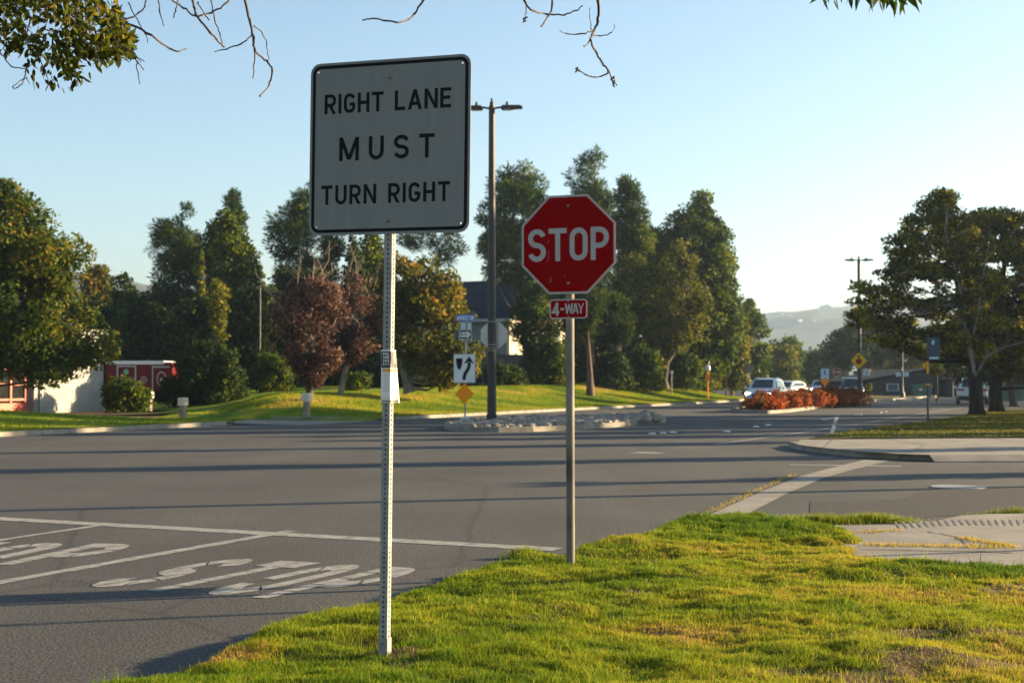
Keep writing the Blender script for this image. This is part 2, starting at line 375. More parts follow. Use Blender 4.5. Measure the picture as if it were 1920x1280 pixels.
# ------------------------------------------------------------------ lettering (own stroke alphabet)
def arc(cx, cy, rx, ry, a0, a1, n=14):
    return [(cx + rx * math.cos(R(a0 + (a1 - a0) * i / n)), cy + ry * math.sin(R(a0 + (a1 - a0) * i / n))) for i in range(n + 1)]
WID = {'I': None, 'M': .82, 'W': .92, 'A': .74, 'N': .68, '-': .36, ' ': .34, '4': .66, 'V': .72, 'Y': .70, 'J': .55, 'L': .55, 'E': .55, 'F': .52}
def glyph(ch, t, wf=1.0):
    """polylines (strokes of width t) and polygons, cap height 1"""
    w = WID.get(ch, .62)
    w = t if ch == 'I' else w * wf
    a = t / 2; L, Rr, T, B = a, w - a, 1 - a, a; rx = (w - t) / 2; cx = w / 2
    s = []; p = []
    ry = min(rx * 1.05, .5 - a)
    def diag(x0, x1, y0=0, y1=1):
        d = math.hypot(x1 - x0, y1 - y0); h = t / 2 * d / (y1 - y0)
        p.append([(x0 - h, y0), (x0 + h, y0), (x1 + h, y1), (x1 - h, y1)])
    stem = lambda x, y0=0, y1=1: p.append([(x - a, y0), (x + a, y0), (x + a, y1), (x - a, y1)])
    bar = lambda y, x0, x1: p.append([(x0, y - a), (x1, y - a), (x1, y + a), (x0, y + a)])
    if ch == 'I': stem(L)
    elif ch == 'T': stem(cx, 0, 1 - t); bar(T, 0, w)
    elif ch == 'H': stem(L); stem(Rr); bar(.5, t, w - t)
    elif ch == 'L': stem(L); bar(B, t, w)
    elif ch == 'E': stem(L); bar(B, t, w); bar(T, t, w); bar(.51, t, w * .93)
    elif ch == 'A':
        h = .5 * t * 1.1
        diag(h, cx - .0, 0, 1); diag(w - h, cx + .0, 0, 1); bar(.30, w * .22, w * .78)
    elif ch == 'V': diag(cx, L, 0, 1); diag(cx, Rr, 0, 1)
    elif ch == 'N':
        stem(L); stem(Rr); p.append([(w - t, 0), (w, 0), (t, 1), (0, 1)])
    elif ch == 'M':
        stem(L); stem(Rr); p.append([(cx - t * .55, .05), (cx + t * .55, .05), (t, 1), (0, 1)]); p.append([(cx - t * .55, .05), (cx + t * .55, .05), (w, 1), (w - t, 1)])
    elif ch == 'W':
        q = w / 4
        diag(q + .01, a, 0, 1); diag(q, 2 * q, 0, .92); diag(3 * q, 2 * q, 0, .92); diag(3 * q - .01, w - a, 0, 1)
    elif ch == 'Y':
        stem(cx, 0, .45); h = .62 * t
        p.append([(cx - a, .45), (cx + a, .45), (h * 1.05, 1), (-h * .05, 1)]); p.append([(cx - a, .45), (cx + a, .45), (w + h * .05, 1), (w - h * 1.05, 1)])
    elif ch == 'O': s.append(arc(cx, T - ry, rx, ry, 0, 180) + arc(cx, B + ry, rx, ry, 180, 360) + [(Rr, T - ry)])
    elif ch == 'U': s.append([(L, 1)] + arc(cx, B + ry, rx, ry, 180, 360) + [(Rr, 1)])
    elif ch == 'C': s.append(arc(cx, T - ry, rx, ry, 20, 180) + arc(cx, B + ry, rx, ry, 180, 340))
    elif ch == 'G': s.append(arc(cx, T - ry, rx, ry, 20, 180) + arc(cx, B + ry, rx, ry, 180, 360) + [(Rr, .47)]); bar(.45, cx, w - t * .3)
    elif ch == 'D': stem(L); s.append([(t, T)] + arc(cx, T - ry, rx, ry, 90, 0) + arc(cx, B + ry, rx, ry, 0, -90) + [(t, B)])
    elif ch in 'PR':
        r2 = (T - .44) / 2; k = min(r2, w - t)
        s.append([(t, T), (Rr - k * .9, T)] + arc(Rr - k * .9, T - r2, k * .9, r2, 90, -90, 12) + [(t, T - 2 * r2)])
        stem(L)
        if ch == 'R': p.append([(w - t * 1.12, 0), (w, 0), (cx + t * .55, .40), (cx - t * .5, .40)])
    elif ch == 'S':
        q = (1 - t) / 4
        s.append(arc(cx, .5 + q, rx, q, 15, 90, 6) + arc(cx, .5 + q, rx, q, 90, 250, 12) + arc(cx, .5 - q, rx, q, 70, -90, 12) + arc(cx, .5 - q, rx, q, -90, -165, 6))
    elif ch == '4':
        stem(w * .72); bar(.27, 0, w); p.append([(0, .27 - a), (t * 1.25, .27 - a), (w * .72 + a, 1), (w * .72 - a, 1)])
    elif ch == '-': bar(.5, 0, w)
    return w, s, p
def ribbon(pl, t):
    n = len(pl); le = []; ri = []
    for i in range(n):
        a = pl[max(i - 1, 0)]; b = pl[min(i + 1, n - 1)]
        if i == n - 1 and math.hypot(pl[0][0] - pl[-1][0], pl[0][1] - pl[-1][1]) < 1e-6: b = pl[1]; a = pl[-2]
        if i == 0 and math.hypot(pl[0][0] - pl[-1][0], pl[0][1] - pl[-1][1]) < 1e-6: a = pl[-2]
        dx, dy = b[0] - a[0], b[1] - a[1]; d = math.hypot(dx, dy) or 1
        nx, ny = -dy / d * t / 2, dx / d * t / 2
        le.append((pl[i][0] + nx, pl[i][1] + ny)); ri.append((pl[i][0] - nx, pl[i][1] - ny))
    return [[ri[i], ri[i + 1], le[i + 1], le[i]] for i in range(n - 1)]
def text_polys(text, x0, x1, z0, h, t, wf=1.0, words=False):
    """(polygon, layer) list filling x0..x1 from baseline z0 with cap height h; t relative to h"""
    g = [glyph(c, t, wf) for c in text]; tot = sum(q[0] for q in g) * h
    gap = (x1 - x0 - tot) / max(1, len(text) - 1); x = x0; out = []
    for ch_, (wd, s, p) in zip(text, g):
        lay = 0
        if ch_ == ' ' and words: out.append((None, 0))
        for st in s:
            for q in ribbon(st, t): out.append(([(x + a * h, z0 + b * h) for a, b in q], lay))
            lay += 1
        for q in p:
            out.append(([(x + a * h, z0 + b * h) for a, b in q], lay)); lay += 1
        x += wd * h + gap
    return out
def sign_text(name, parent, m, lines, y):
    for args in lines:
        mbs = [MB()]
        for q, lay in text_polys(*args, words=True):
            if q is None: mbs.append(MB())
            else: mbs[-1].flat(ccw(q), y - .00012 * lay)
        for mb in mbs: o = mb.build(name, m, parent)
    return o
def rrect(x0, x1, z0, z1, r, n=6):
    p = []
    for cx, cz, a in ((x1 - r, z0 + r, -90), (x1 - r, z1 - r, 0), (x0 + r, z1 - r, 90), (x0 + r, z0 + r, 180)):
        p += [(cx + r * math.cos(R(a + 90 * i / n)), cz + r * math.sin(R(a + 90 * i / n))) for i in range(n + 1)]
    return p
def disc(cx, cz, r, n=14): return [(cx + r * math.cos(2 * math.pi * i / n), cz + r * math.sin(2 * math.pi * i / n)) for i in range(n)]
def octagon(cx, cz, ap):      # apothem
    r = ap / math.cos(R(22.5)); return [(cx + r * math.cos(R(22.5 + 45 * i)), cz + r * math.sin(R(22.5 + 45 * i))) for i in range(8)]
def plate_holes(outline, holes, y0, y1):
    """sign blank with drilled holes"""
    pts = [Vector(p) for p in outline]; faces = [list(range(len(outline)))]; edges = []
    n0 = len(pts); loops = [list(range(n0))]
    for h in holes:
        b = len(pts); pts += [Vector(p) for p in h]; loops.append(list(range(b, b + len(h))))
    for lp in loops: edges += [(lp[i], lp[(i + 1) % len(lp)]) for i in range(len(lp))]
    vo, eo, fo, *_ = delaunay_2d_cdt(pts, edges, [], 1, 1e-6)
    mb = MB(); n = len(vo)
    cs = [(sum(p[0] for p in h) / len(h), sum(p[1] for p in h) / len(h), max(math.hypot(p[0] - h[0][0], p[1] - h[0][1]) for p in h) / 2) for h in holes]
    keep = []
    for f in fo:
        c = (sum(vo[i][0] for i in f) / len(f), sum(vo[i][1] for i in f) / len(f))
        if any(math.hypot(c[0] - a, c[1] - b) < r * .98 for a, b, r in cs): continue
        keep.append(f)
    vs = [(p[0], y0, p[1]) for p in vo] + [(p[0], y1, p[1]) for p in vo]
    fs = [tuple(f) for f in keep] + [tuple(n + i for i in reversed(f)) for f in keep]
    mb.add(vs, fs)
    for lp, sgn in [(outline, 1)] + [(h, -1) for h in holes]:
        k = len(lp); v = [(p[0], y0, p[1]) for p in lp] + [(p[0], y1, p[1]) for p in lp]
        mb.add(v, [((i + 1) % k, i, k + i, k + (i + 1) % k) if sgn > 0 else (i, (i + 1) % k, k + (i + 1) % k, k + i) for i in range(k)])
    return mb
def bolt_mb(x, z, y, r=.011, d=.009):
    mt = Matrix.Translation((x, y, z)) @ Matrix.Rotation(R(90), 4, 'X')
    return MB().lathe([(r * 1.5, 0), (r * 1.5, d * .25), (r, d * .3), (r * .95, d), (r * .5, d * 1.25), (.0005, d * 1.3)], 10, mt)

# ================================================================== SETTING
def sheet(name, pts, z, m):
    mb = MB(); p = ccw([(q[0], q[1]) for q in pts]); mb.add([(a, b, z) for a, b in p], [tuple(range(len(p)))])
    return structure(mb, name, m)
def pxs(l, z=0.0): return [gp(x, y, z) for x, y in l]
structure(MB().slab([(-3500, -40), (3500, -40), (3500, 3800), (-3500, 3800)], -1.05, -0.05), 'ground', M['ground'])
# one asphalt sheet: both streets and the crossing
sheet('road', [UN(-60, -29), UN(-60, 60), UN(36, 60), UN(36, -2), UN(115, -2), UN(330, -60), UN(330, -420), UN(130, -60), UN(100, -29)], 0.0, M['asphalt'])
sheet('asphalt_patch', pxs([(1520, 941), (1690, 936), (1742, 916), (1990, 910), (1990, 960), (1760, 968), (1680, 978), (1518, 962)]), 0.004, M['patch'])
gut = [gp(x, y) for x, y in [(1300, 979), (1420, 925), (1500, 893), (1560, 877), (1620, 862)]]
gut2 = [gp(x, y) for x, y in [(1372, 979), (1474, 926), (1545, 896), (1600, 880), (1672, 863)]]
mb = MB(); mb.add([(p.x, p.y, .006) for p in gut + gut2], [(i, i + 5, i + 6, i + 1) for i in range(4)])
structure(mb, 'gutter', M['concrete'])

# painted markings, broken into the blocks the old thermoplastic has cracked into
def strip(mb, a, b, wd, step, z, jit=.012, gapw=.012):
    a = Vector(a[:2]); b = Vector(b[:2]); d = b - a; L = d.length; d /= L; nrm = Vector((-d.y, d.x)); t = 0
    while t < L:
        s = step * rng.uniform(.6, 1.4); e = min(L, t + s)
        q = [a + d * t + nrm * (wd / 2 + rng.uniform(-jit, jit)), a + d * t - nrm * (wd / 2 + rng.uniform(-jit, jit)),
             a + d * (e - gapw * rng.random()) - nrm * (wd / 2 + rng.uniform(-jit, jit)), a + d * (e - gapw * rng.random()) + nrm * (wd / 2 + rng.uniform(-jit, jit))]
        mb.add([(p.x, p.y, z) for p in q], [(0, 1, 2, 3)]); t = e
mb = MB()
strip(mb, gp(-260, 958), gp(1046, 1030), .27, .35, .004)
structure(mb, 'stop_line', M['paint'])
mb = MB(); strip(mb, gp(-420, 1166), gp(548, 995), .14, .35, .0055); structure(mb, 'lane_line', M['paint'])
mb = MB(); strip(mb, gp(-300, 1057), gp(214, 981), .10, .35, .0055); structure(mb, 'lane_line.001', M['paint'])
mb = MB(); pl = [gp(1340, 833), gp(1500, 811), gp(1640, 790), gp(1750, 772), gp(1830, 760), gp(1862, 752)]
for i in range(len(pl) - 1): strip(mb, pl[i], pl[i + 1], .13, 1.5, .004, .004, .01)
structure(mb, 'edge_line', M['paint'])
mb = MB(); strip(mb, gp(1188, 848), gp(1240, 849.5), .5, 3, .004); strip(mb, gp(1480, 871), gp(1690, 874), .22, 3, .004); structure(mb, 'worn_marking', M['paint'])
def road_word(text, o, xv, yv, width, height, t, wf):
    mb = MB()
    for q, lay in text_polys(text, 0, 1, 0, 1, t, wf):
        pass
    # strokes are stretched to the lane: letter x along xv, letter y along yv, cracked into short blocks
    def put(q, z):
        pts = [o + xv * (a * width) + yv * (b * height) for a, b in q]; pts = ccw([(p.x, p.y) for p in pts])
        mb.add([(p[0], p[1], z) for p in pts], [tuple(range(len(pts)))])
    n = len(text); gl = [glyph(c, t, wf) for c in text]; tot = sum(g[0] for g in gl); gap = .085 * tot; sc = 1 / (tot + gap * (n - 1)); x = 0
    for wd, ss, pp in gl:
        lay = 0
        for st in ss:
            rb = ribbon(st, t); k = 0
            while k < len(rb):
                m_ = rng.randint(3, 5)
                for q in rb[k:k + m_]:
                    q2 = [list(p) for p in q]
                    if q is rb[min(k + m_, len(rb)) - 1] and k + m_ < len(rb):      # crack
                        for i, j in ((1, 0), (2, 3)): q2[i] = [q2[j][0] + (q2[i][0] - q2[j][0]) * .62, q2[j][1] + (q2[i][1] - q2[j][1]) * .62]
                    put([((x + a * 1) * sc, b) for a, b in q2], .004 + .0006 * lay)
                k += m_
            lay += 1
        for q in pp:
            q = [Vector(p) for p in q]; m_ = 5 if abs(q[2].y - q[1].y) > .4 else 2
            for i in range(m_):
                f0 = i / m_; f1 = (i + .93) / m_ if i < m_ - 1 else 1
                if m_ == 5: c = [q[0].lerp(q[3], f0), q[1].lerp(q[2], f0), q[1].lerp(q[2], f1), q[0].lerp(q[3], f1)]
                else: c = [q[0].lerp(q[1], f0), q[0].lerp(q[1], f1), q[3].lerp(q[2], f1), q[3].lerp(q[2], f0)]
                put([((x + p.x) * sc, p.y) for p in c], .004 + .0006 * lay)
            lay += 1
        x += wd + gap
    return structure(mb, 'stop_word', M['paint'])
# corners of the painted word read off the ground
bl, br, tl = gp(140, 1098), gp(560, 1126), gp(430, 1046)
road_word('STOP', bl, br - bl, tl - bl, 1, 1, .20, 1.0)
bl2 = gp(-420, 1052); br2 = gp(95, 1060); tl2 = gp(-190, 1014)
road_word('STOP', bl2, br2 - bl2, tl2 - bl2, 1, 1, .20, 1.0)

# kerbs
def kerb(name, pts, wd=.16, h=.13, m='kerb', z=0.0, joint=True):
    """kerb along a ground polyline; the road is on its right hand side"""
    mb = MB(); P = [Vector((p[0], p[1])) for p in pts]; n = len(P)
    for i in range(n - 1):
        a, b = P[i], P[i + 1]; d = (b - a); L = d.length; d /= L; nr = Vector((d.y, -d.x)); k = max(1, int(L / 3))
        for j in range(k):
            p, q = a + d * (L * j / k), a + d * (L * (j + 1) / k - (.012 if joint else 0))
            prof = [(-wd, 0), (0, 0), (-.015, h - .02), (-.035, h), (-wd, h)]
            vs = [(p.x + nr.x * x, p.y + nr.y * x, z + y) for x, y in prof] + [(q.x + nr.x * x, q.y + nr.y * x, z + y) for x, y in prof]
            mb.add(vs, [(0, 1, 6, 5), (1, 2, 7, 6), (2, 3, 8, 7), (3, 4, 9, 8), (4, 0, 5, 9), (4, 3, 2, 1, 0), (5, 6, 7, 8, 9)])
    return structure(mb, name, M[m])

# --- left lawn in front of the fire station
def field(name, us, ns, hf, m, keep=None):
    vs = []; nu, nn = len(us), len(ns); fs = []
    for u in us:
        for n in ns:
            p = UN(u, n); vs.append((p.x, p.y, hf(u, n)))
    for i in range(nu - 1):
        for j in range(nn - 1):
            c = ((us[i] + us[i + 1]) / 2, (ns[j] + ns[j + 1]) / 2)
            if keep and not keep(*c): continue
            a = i * nn + j; fs.append((a, a + 1, a + nn + 1, a + nn))
    mb = MB(); mb.add(vs, fs)
    o = structure(mb, name, m)
    o.data.polygons.foreach_set('use_smooth', [True] * len(o.data.polygons)); return o
lin_ = lambda a, b, n: [a + (b - a) * i / (n - 1) for i in range(n)]
def ghun(u, n):
    p = UN(u, n); return GH(p.x, p.y)
def lawn_edge(u, n):   # back edge of the left lawn along the drive
    return u < 42 - max(0, (-28.6 - n)) * -0.12 and u < 42.6
field('lawn', lin_(-30, 42.2, 60), [-28.76 - d for d in (0, .3, .8, 1.5, 2.5, 4, 6, 8, 11, 15, 20, 26)], lambda u, n: max(.12, ghun(u, n) + .02 * math.sin(u * 1.3 + n)), M['lawn'])
kerb('kerb', [UN(u, -28.6) for u in (-30, -10, 10, 25, 38)] + [UN(40.5, -28.75), UN(42, -29.4), UN(42.4, -31)])
# --- drive and apron
sheet('driveway', [UN(41.5, -26.4), UN(47, -26.4), UN(52, -30.5), UN(60, -37), UN(64, -62), UN(50, -62), UN(42.3, -45), UN(42.3, -29)], .006, M['concrete'])
sheet('forecourt', [UN(-30, -36), UN(60, -36), UN(60, -70), UN(-30, -70)], -.004, M['concrete'])
sheet('planting_bed', [(-12.2, 57), (-24, 67), (-27, 90), (-16, 90), (-13, 66)], .03, M['mulch'])
# --- long lawn mound across the street
us = lin_(46.5, 110, 46) + lin_(112, 150, 20); dn = [0, .25, .6, 1.1, 1.8, 2.7, 3.8, 5, 6.5, 8, 10, 14, 20, 30, 45]
vs = []; fs = []
for u in us:
    for d in dn:
        p = UN(u, nk(u) - .16 - d); h = max(.125, GH(p.x, p.y)) + (.03 * math.sin(p.x * .9) * math.sin(p.y * .7) if d > 1 else 0); vs.append((p.x, p.y, h if u > 46.6 else .0))
for i in range(len(us) - 1):
    for j in range(len(dn) - 1):
        a = i * len(dn) + j; q_ = vs[a]
        if q_[0] > bed_x(q_[1]) - 1.3: fs.append((a, a + 1, a + len(dn) + 1, a + len(dn)))
mb = MB(); mb.add(vs, fs); o = structure(mb, 'lawn.001', M['lawn']); o.data.polygons.foreach_set('use_smooth', [True] * len(fs))
kerb('kerb.001', [UN(46.6, -31), UN(46.8, -28.6), UN(47.6, -27.2), UN(49.5, -26.5)] + [UN(u, nk(u)) for u in (60, 75, 90, 100, 108, 116, 124, 132, 140, 148)])
# --- medians
rock_px = [(832, 803), (842, 807), (880, 809.5), (935, 810), (1000, 809), (1080, 805.5), (1160, 800), (1220, 795), (1250, 791), (1240, 786.5), (1210, 784), (1130, 786), (1050, 788), (960, 791), (890, 795), (845, 799)]
rock_poly = pxs(rock_px)
def island(name, poly, h, m, inner=.17):
    P = ccw([(p[0], p[1]) for p in poly]); n = len(P)
    cx = sum(p[0] for p in P) / n; cy = sum(p[1] for p in P) / n
    kb = kerb('kerb', P + [P[0]], .17, h)
    structure(MB().slab([(p[0] + (cx - p[0]) * .01, p[1] + (cy - p[1]) * .01) for p in P], -.02, h - .03), name, m)
    return P
island('median', rock_poly, .15, M['soil'])
red_poly = pxs([(1372, 770), (1395, 774.5), (1440, 775.5), (1478, 773), (1540, 765), (1600, 758.5), (1632, 755.5), (1618, 753.5), (1580, 754), (1520, 757.5), (1450, 763), (1395, 767)])
island('median.001', red_poly, .15, M['soil'])
br_poly = pxs([(1585, 752.5), (1640, 752.5), (1700, 749), (1742, 745), (1747, 742.5), (1728, 740), (1690, 738.5), (1640, 739), (1596, 742)])
island('median.002', br_poly, .15, M['dry'])

# --- far right corner: sidewalk, ramp and verge
SW = .13
def PX(x, y, z=SW): return gp(x, y, z)
kl = [(1492, 833), (1508, 837), (1535, 841), (1570, 846), (1620, 851), (1690, 855.5), (1745, 857)]
kerb_line = [gp(x, y, .0) for x, y in [(1478, 838), (1500, 844), (1535, 849), (1570, 853), (1620, 857.5), (1690, 861), (1745, 863.5)]]
kerb('kerb.002', kerb_line, .17, SW)
mb = MB(); a_, b_ = gp(1745, 863.5), gp(1800, 865); d_ = (b_ - a_).normalized(); r_ = Vector((d_.y, -d_.x, 0)) * -.17     # kerb ramping down
mb.add([a_, a_ + r_, a_ + r_ + Vector((0, 0, SW)), a_ + Vector((0, 0, SW)), b_, b_ + r_, b_ + r_ + Vector((0, 0, .02)), b_ + Vector((0, 0, .02))], [(0, 1, 2, 3), (7, 6, 5, 4), (0, 3, 7, 4), (3, 2, 6, 7), (1, 5, 6, 2)]); structure(mb, 'kerb.005', M['kerb'])
back = [gp(x, y, SW) for x, y in [(1500, 824), (1600, 823), (1760, 821.5), (1920, 821), (2300, 818)]]
inn = [gp(x, y, SW - .002) for x, y in [(1492, 832), (1512, 835.5), (1540, 838.5), (1575, 842.5), (1625, 847), (1692, 850.5), (1742, 852)]]
rampb = [gp(x, y, .02) for x, y in [(1752, 864.5), (1935, 864)]]
rampt = [gp(x, y, .12) for x, y in [(2060, 852), (2300, 850)]]
P_ = inn + rampb + rampt + list(reversed(back))
mb = MB(); mb.add([(p.x, p.y, p.z) for p in P_], [tuple(range(len(P_)))]); mb.add([(p.x, p.y, 0.001) for p in rampb] + [tuple(p) for p in rampb], [(0, 1, 3, 2)])
bm_ = mb; o = structure(mb, 'sidewalk', M['concrete'])
mb = MB()
for i in range(13):                                     # grooves of the ramp
    t = i / 12; a = gp(1790 + 150 * t, 858, .05); b = gp(1815 + 150 * t, 848 - 3 * t, .11)
    d = (b - a).normalized(); r_ = Vector((d.y, -d.x, 0)) * .03
    mb.add([a - r_ + Vector((0, 0, .012)), a + r_ + Vector((0, 0, .012)), b + r_ + Vector((0, 0, .012)), b - r_ + Vector((0, 0, .012))], [(0, 1, 2, 3)])
structure(mb, 'ramp_groove', M['groove'])
mb = MB()                                               # joints of the sidewalk
for (x0, y0, x1, y1) in [(1650, 822.5, 1735, 834), (1735, 834, 1920, 838), (1560, 823.5, 1545, 838), (1735, 834, 1700, 850), (1860, 821.5, 1990, 838)]:
    a, b = gp(x0, y0, SW), gp(x1, y1, SW); d = (b - a).normalized(); r_ = Vector((-d.y, d.x, 0)) * .02
    mb.add([(p.x, p.y, SW + .003) for p in (a - r_, b - r_, b + r_, a + r_)], [(0, 1, 2, 3)])
structure(mb, 'sidewalk_joint', M['groove'])
vp = [gp(x, y, .12) for x, y in [(1518, 823.2), (1600, 822), (1760, 820.5), (1920, 820), (2300, 817), (2900, 812), (2900, 768), (2200, 764), (1990, 763), (1905, 765), (1860, 769), (1835, 775), (1790, 783), (1740, 791), (1660, 801), (1590, 811), (1540, 817.5)]]
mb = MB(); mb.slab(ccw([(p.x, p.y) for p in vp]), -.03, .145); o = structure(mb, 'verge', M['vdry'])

# --- near right sidewalk ramp
rp = [gp(x, y, .075) for x, y in [(1560, 1000), (1548, 984), (1600, 984), (1680, 983), (1760, 975), (1800, 966), (1850, 963), (2000, 961), (2500, 959), (2700, 1100), (2000, 1085), (1700, 1080), (1605, 1042)]]
mb = MB(); mb.slab(ccw([(p.x, p.y) for p in rp]), -.03, .075); structure(mb, 'sidewalk.001', M['concrete'])
mb = MB()
for i in range(26):                                     # tactile grooves
    t = i / 25; x0 = 1688 + 330 * t; a = gp(x0, 990.5 - 6 * min(1, t * 3), .075); b = gp(x0 - 10 + 8 * t, 977.5 - 3 * min(1, t * 3), .075)
    d = (b - a).normalized(); r_ = Vector((d.y, -d.x, 0)) * .011
    mb.add([(p.x, p.y, .0785) for p in (a - r_, a + r_, b + r_, b - r_)], [(0, 1, 2, 3)])
structure(mb, 'ramp_groove.001', M['groove'])
def crack(mb, px, wd, z):
    pts = [gp(x + rng.uniform(-2, 2), y + rng.uniform(-.6, .6), z) for x, y in px]
    for i in range(len(pts) - 1):
        a, b = pts[i], pts[i + 1]; d = (b - a).normalized(); r_ = Vector((-d.y, d.x, 0)) * wd * rng.uniform(.5, 1.3)
        mb.add([(p.x, p.y, z) for p in (a - r_, b - r_, b + r_, a + r_)], [(0, 1, 2, 3)])
mb = MB(); crack(mb, [(1742, 996), (1752, 998), (1765, 999), (1778, 1002), (1795, 1006), (1806, 1012), (1812, 1018)], .018, .0795)
crack(mb, [(1620, 1029), (1690, 1030), (1760, 1032), (1830, 1033), (1900, 1035)], .02, .0795)
structure(mb, 'pavement_crack', M['groove'])

# --- hills on the horizon
xs = np.linspace(-1500, 1900, 220); ys = np.linspace(560, 2160, 90); X, Y = np.meshgrid(xs, ys)
rid = np.where(X > 60, 78, 0) * 0 + 76 * np.exp(-((Y - 1250) / 330) ** 2) * (1 / (1 + np.exp(-(X - 120) / 60))) + 66 * np.exp(-((Y - 840) / 150) ** 2) * (1 / (1 + np.exp((X + 120) / 40)))
Z = rid * (.62 + .5 * fbm(X / 260, Y / 260, 3, 4)) + 6 * fbm(X / 22, Y / 22, 9, 2) * np.minimum(1, rid / 20) - 3
nv = X.size; ny, nx = X.shape
q = np.array([(i * nx + j, i * nx + j + 1, (i + 1) * nx + j + 1, (i + 1) * nx + j) for i in range(ny - 1) for j in range(nx - 1)])
HS = 1.6; o = mesh_np('hills', np.stack([X.ravel() * HS, Y.ravel() * HS, Z.ravel() * HS], 1), q, M['hill']); o['kind'] = 'structure'
o.data.polygons.foreach_set('use_smooth', [True] * len(o.data.polygons))
def hill_z(x, y):
    x /= HS; y /= HS
    j = int((x + 1500) / 3400 * 219 + .5); i = int((y - 560) / 1600 * 89 + .5)
    return HS * float(Z[max(0, min(89, i)), max(0, min(219, j))])

# ================================================================== NEAR GRASS
edge_px = [(60, 1330), (215, 1280), (330, 1240), (420, 1203), (500, 1168), (600, 1138), (690, 1118), (780, 1093), (860, 1071), (940, 1050), (985, 1036), (1040, 1032), (1085, 1019), (1150, 1008), (1200, 1000), (1240, 988), (1270, 978), (1330, 972), (1400, 970.5), (1450, 974), (1500, 982), (1545, 988), (1600, 993), (1628, 1004), (1622, 1022), (1600, 1034), (1640, 1045), (1720, 1049), (1800, 1053), (1860, 1055), (1960, 1056), (2300, 1058)]
EP = np.array([gp(x, y, .13)[:2] for x, y in edge_px] + [(7.5, 9.0), (9, 2.5), (-1.8, 2.5)])
def inside(x, y, P):
    c = np.zeros(x.shape, bool); j = len(P) - 1
    for i in range(len(P)):
        xi, yi = P[i]; xj, yj = P[j]
        k = ((yi > y) != (yj > y)) & (x < (xj - xi) * (y - yi) / ((yj - yi) or 1e-9) + xi); c ^= k; j = i
    return c
def edist(x, y, P):
    d = np.full(x.shape, 1e9)
    for i in range(len(P)):
        a = P[i]; b = P[(i + 1) % len(P)]; ab = b - a; t = np.clip(((x - a[0]) * ab[0] + (y - a[1]) * ab[1]) / (ab @ ab + 1e-12), 0, 1)
        d = np.minimum(d, np.hypot(x - a[0] - t * ab[0], y - a[1] - t * ab[1]))
    return d
holl = [(gp(1480, 1012, .13), .75, .22, .10), (gp(1150, 1036, .13), .55, .17, .13), (gp(960, 1110, .13), .40, .12, .09), (gp(700, 1206, .13), .22, .12, .10), (gp(1800, 1085, .13), .8, .22, .05), (gp(880, 1055, .13), .3, .1, .05)]
def near_h(x, y, e):
    h = .125 + .115 * (fbm(x / .9, y / .9, 21, 2) - .5) + .055 * (fbm(x / .28, y / .28, 31, 2) - .5) + .034 * (fbm(x / .11, y / .11, 61, 2) - .5)
    for c, a, b, dp in holl: h = h - dp * np.exp(-(((x - c.x) / a) ** 2 + ((y - c.y) / b) ** 2))
    bump = .015 * np.exp(-(((x - gp(1320, 985, .13).x) / .9) ** 2 + ((y - gp(1320, 985, .13).y) / .5) ** 2))
    k = np.clip(e / .14, 0, 1); return (h + bump) * (.35 + .65 * k * k * (3 - 2 * k))
gx = np.arange(-2.2, 9.0, .045); gy = np.arange(2.5, 16.4, .045); GX, GY = np.meshgrid(gx, gy)
ins = inside(GX, GY, EP); ed = edist(GX, GY, EP); HZ = near_h(GX, GY, np.where(ins, ed, 0))
idx = np.arange(GX.size).reshape(GX.shape)
kc = ins[:-1, :-1] | ins[1:, :-1] | ins[:-1, 1:] | ins[1:, 1:]
qs = np.stack([idx[:-1, :-1][kc], idx[:-1, 1:][kc], idx[1:, 1:][kc], idx[1:, :-1][kc]], 1)
HZ = np.where(ins, HZ, .02)
o = mesh_np('verge', np.stack([GX.ravel(), GY.ravel(), HZ.ravel()], 1), qs, M['soil']); o['kind'] = 'structure'
o.data.polygons.foreach_set('use_smooth', [True] * len(qs))
kerb('kerb.003', [Vector((p[0] + .16, p[1] - .07)) for p in [gp(x, y, .10) for x, y in [(40, 1335), (205, 1284), (330, 1243), (500, 1171), (600, 1141), (780, 1095), (860, 1073), (940, 1051), (985, 1037)]]][::-1], .15, .07)

def dryness(x, y):
    """0 lush ... 1 straw: dry patches spread to the right and in spots"""
    px = 960 + F * x / y
    g = np.clip((px - 820) / 1100, 0, 1)
    d = .75 * fbm(x / .85, y / .55, 77, 3) - .25 + .36 * g + .55 * (fbm(x / .16, y / .11, 55, 3) - .5)
    c = gp(430, 1225, .13); d = d + .6 * np.exp(-(((x - c.x) / .22) ** 2 + ((y - c.y) / .2) ** 2))
    for (a, b, r1, r2, s) in ((1350, 1180, .5, .3, .25), (1550, 1060, .6, .35, .25), (1250, 1120, .5, .2, .18), (1620, 1110, .8, .3, .25)):
        c = gp(a, b, .13); d = d + s * np.exp(-(((x - c.x) / r1) ** 2 + ((y - c.y) / r2) ** 2))
    c = gp(1400, 985, .13); d = d - .55 * np.exp(-(((x - c.x) / 1.2) ** 2 + ((y - c.y) / .7) ** 2))
    c = gp(1900, 1066, .13); d = d - .7 * np.exp(-(((x - c.x) / .9) ** 2 + ((y - c.y) / .35) ** 2))
    return d
def bare(x, y):
    b = fbm(x / .55, y / .3, 99, 3)
    for (a, bb, r1, r2, s) in ((1850, 1250, .45, .22, .5), (1900, 1195, .35, .12, .4), (1830, 1100, .8, .13, .32), (1370, 1215, .22, .09, .32), (1760, 1185, .6, .1, .34), (1700, 1235, .25, .1, .3)):
        c = gp(a, bb, .13); b = b + s * np.exp(-(((x - c.x) / r1) ** 2 + ((y - c.y) / r2) ** 2))
    return b
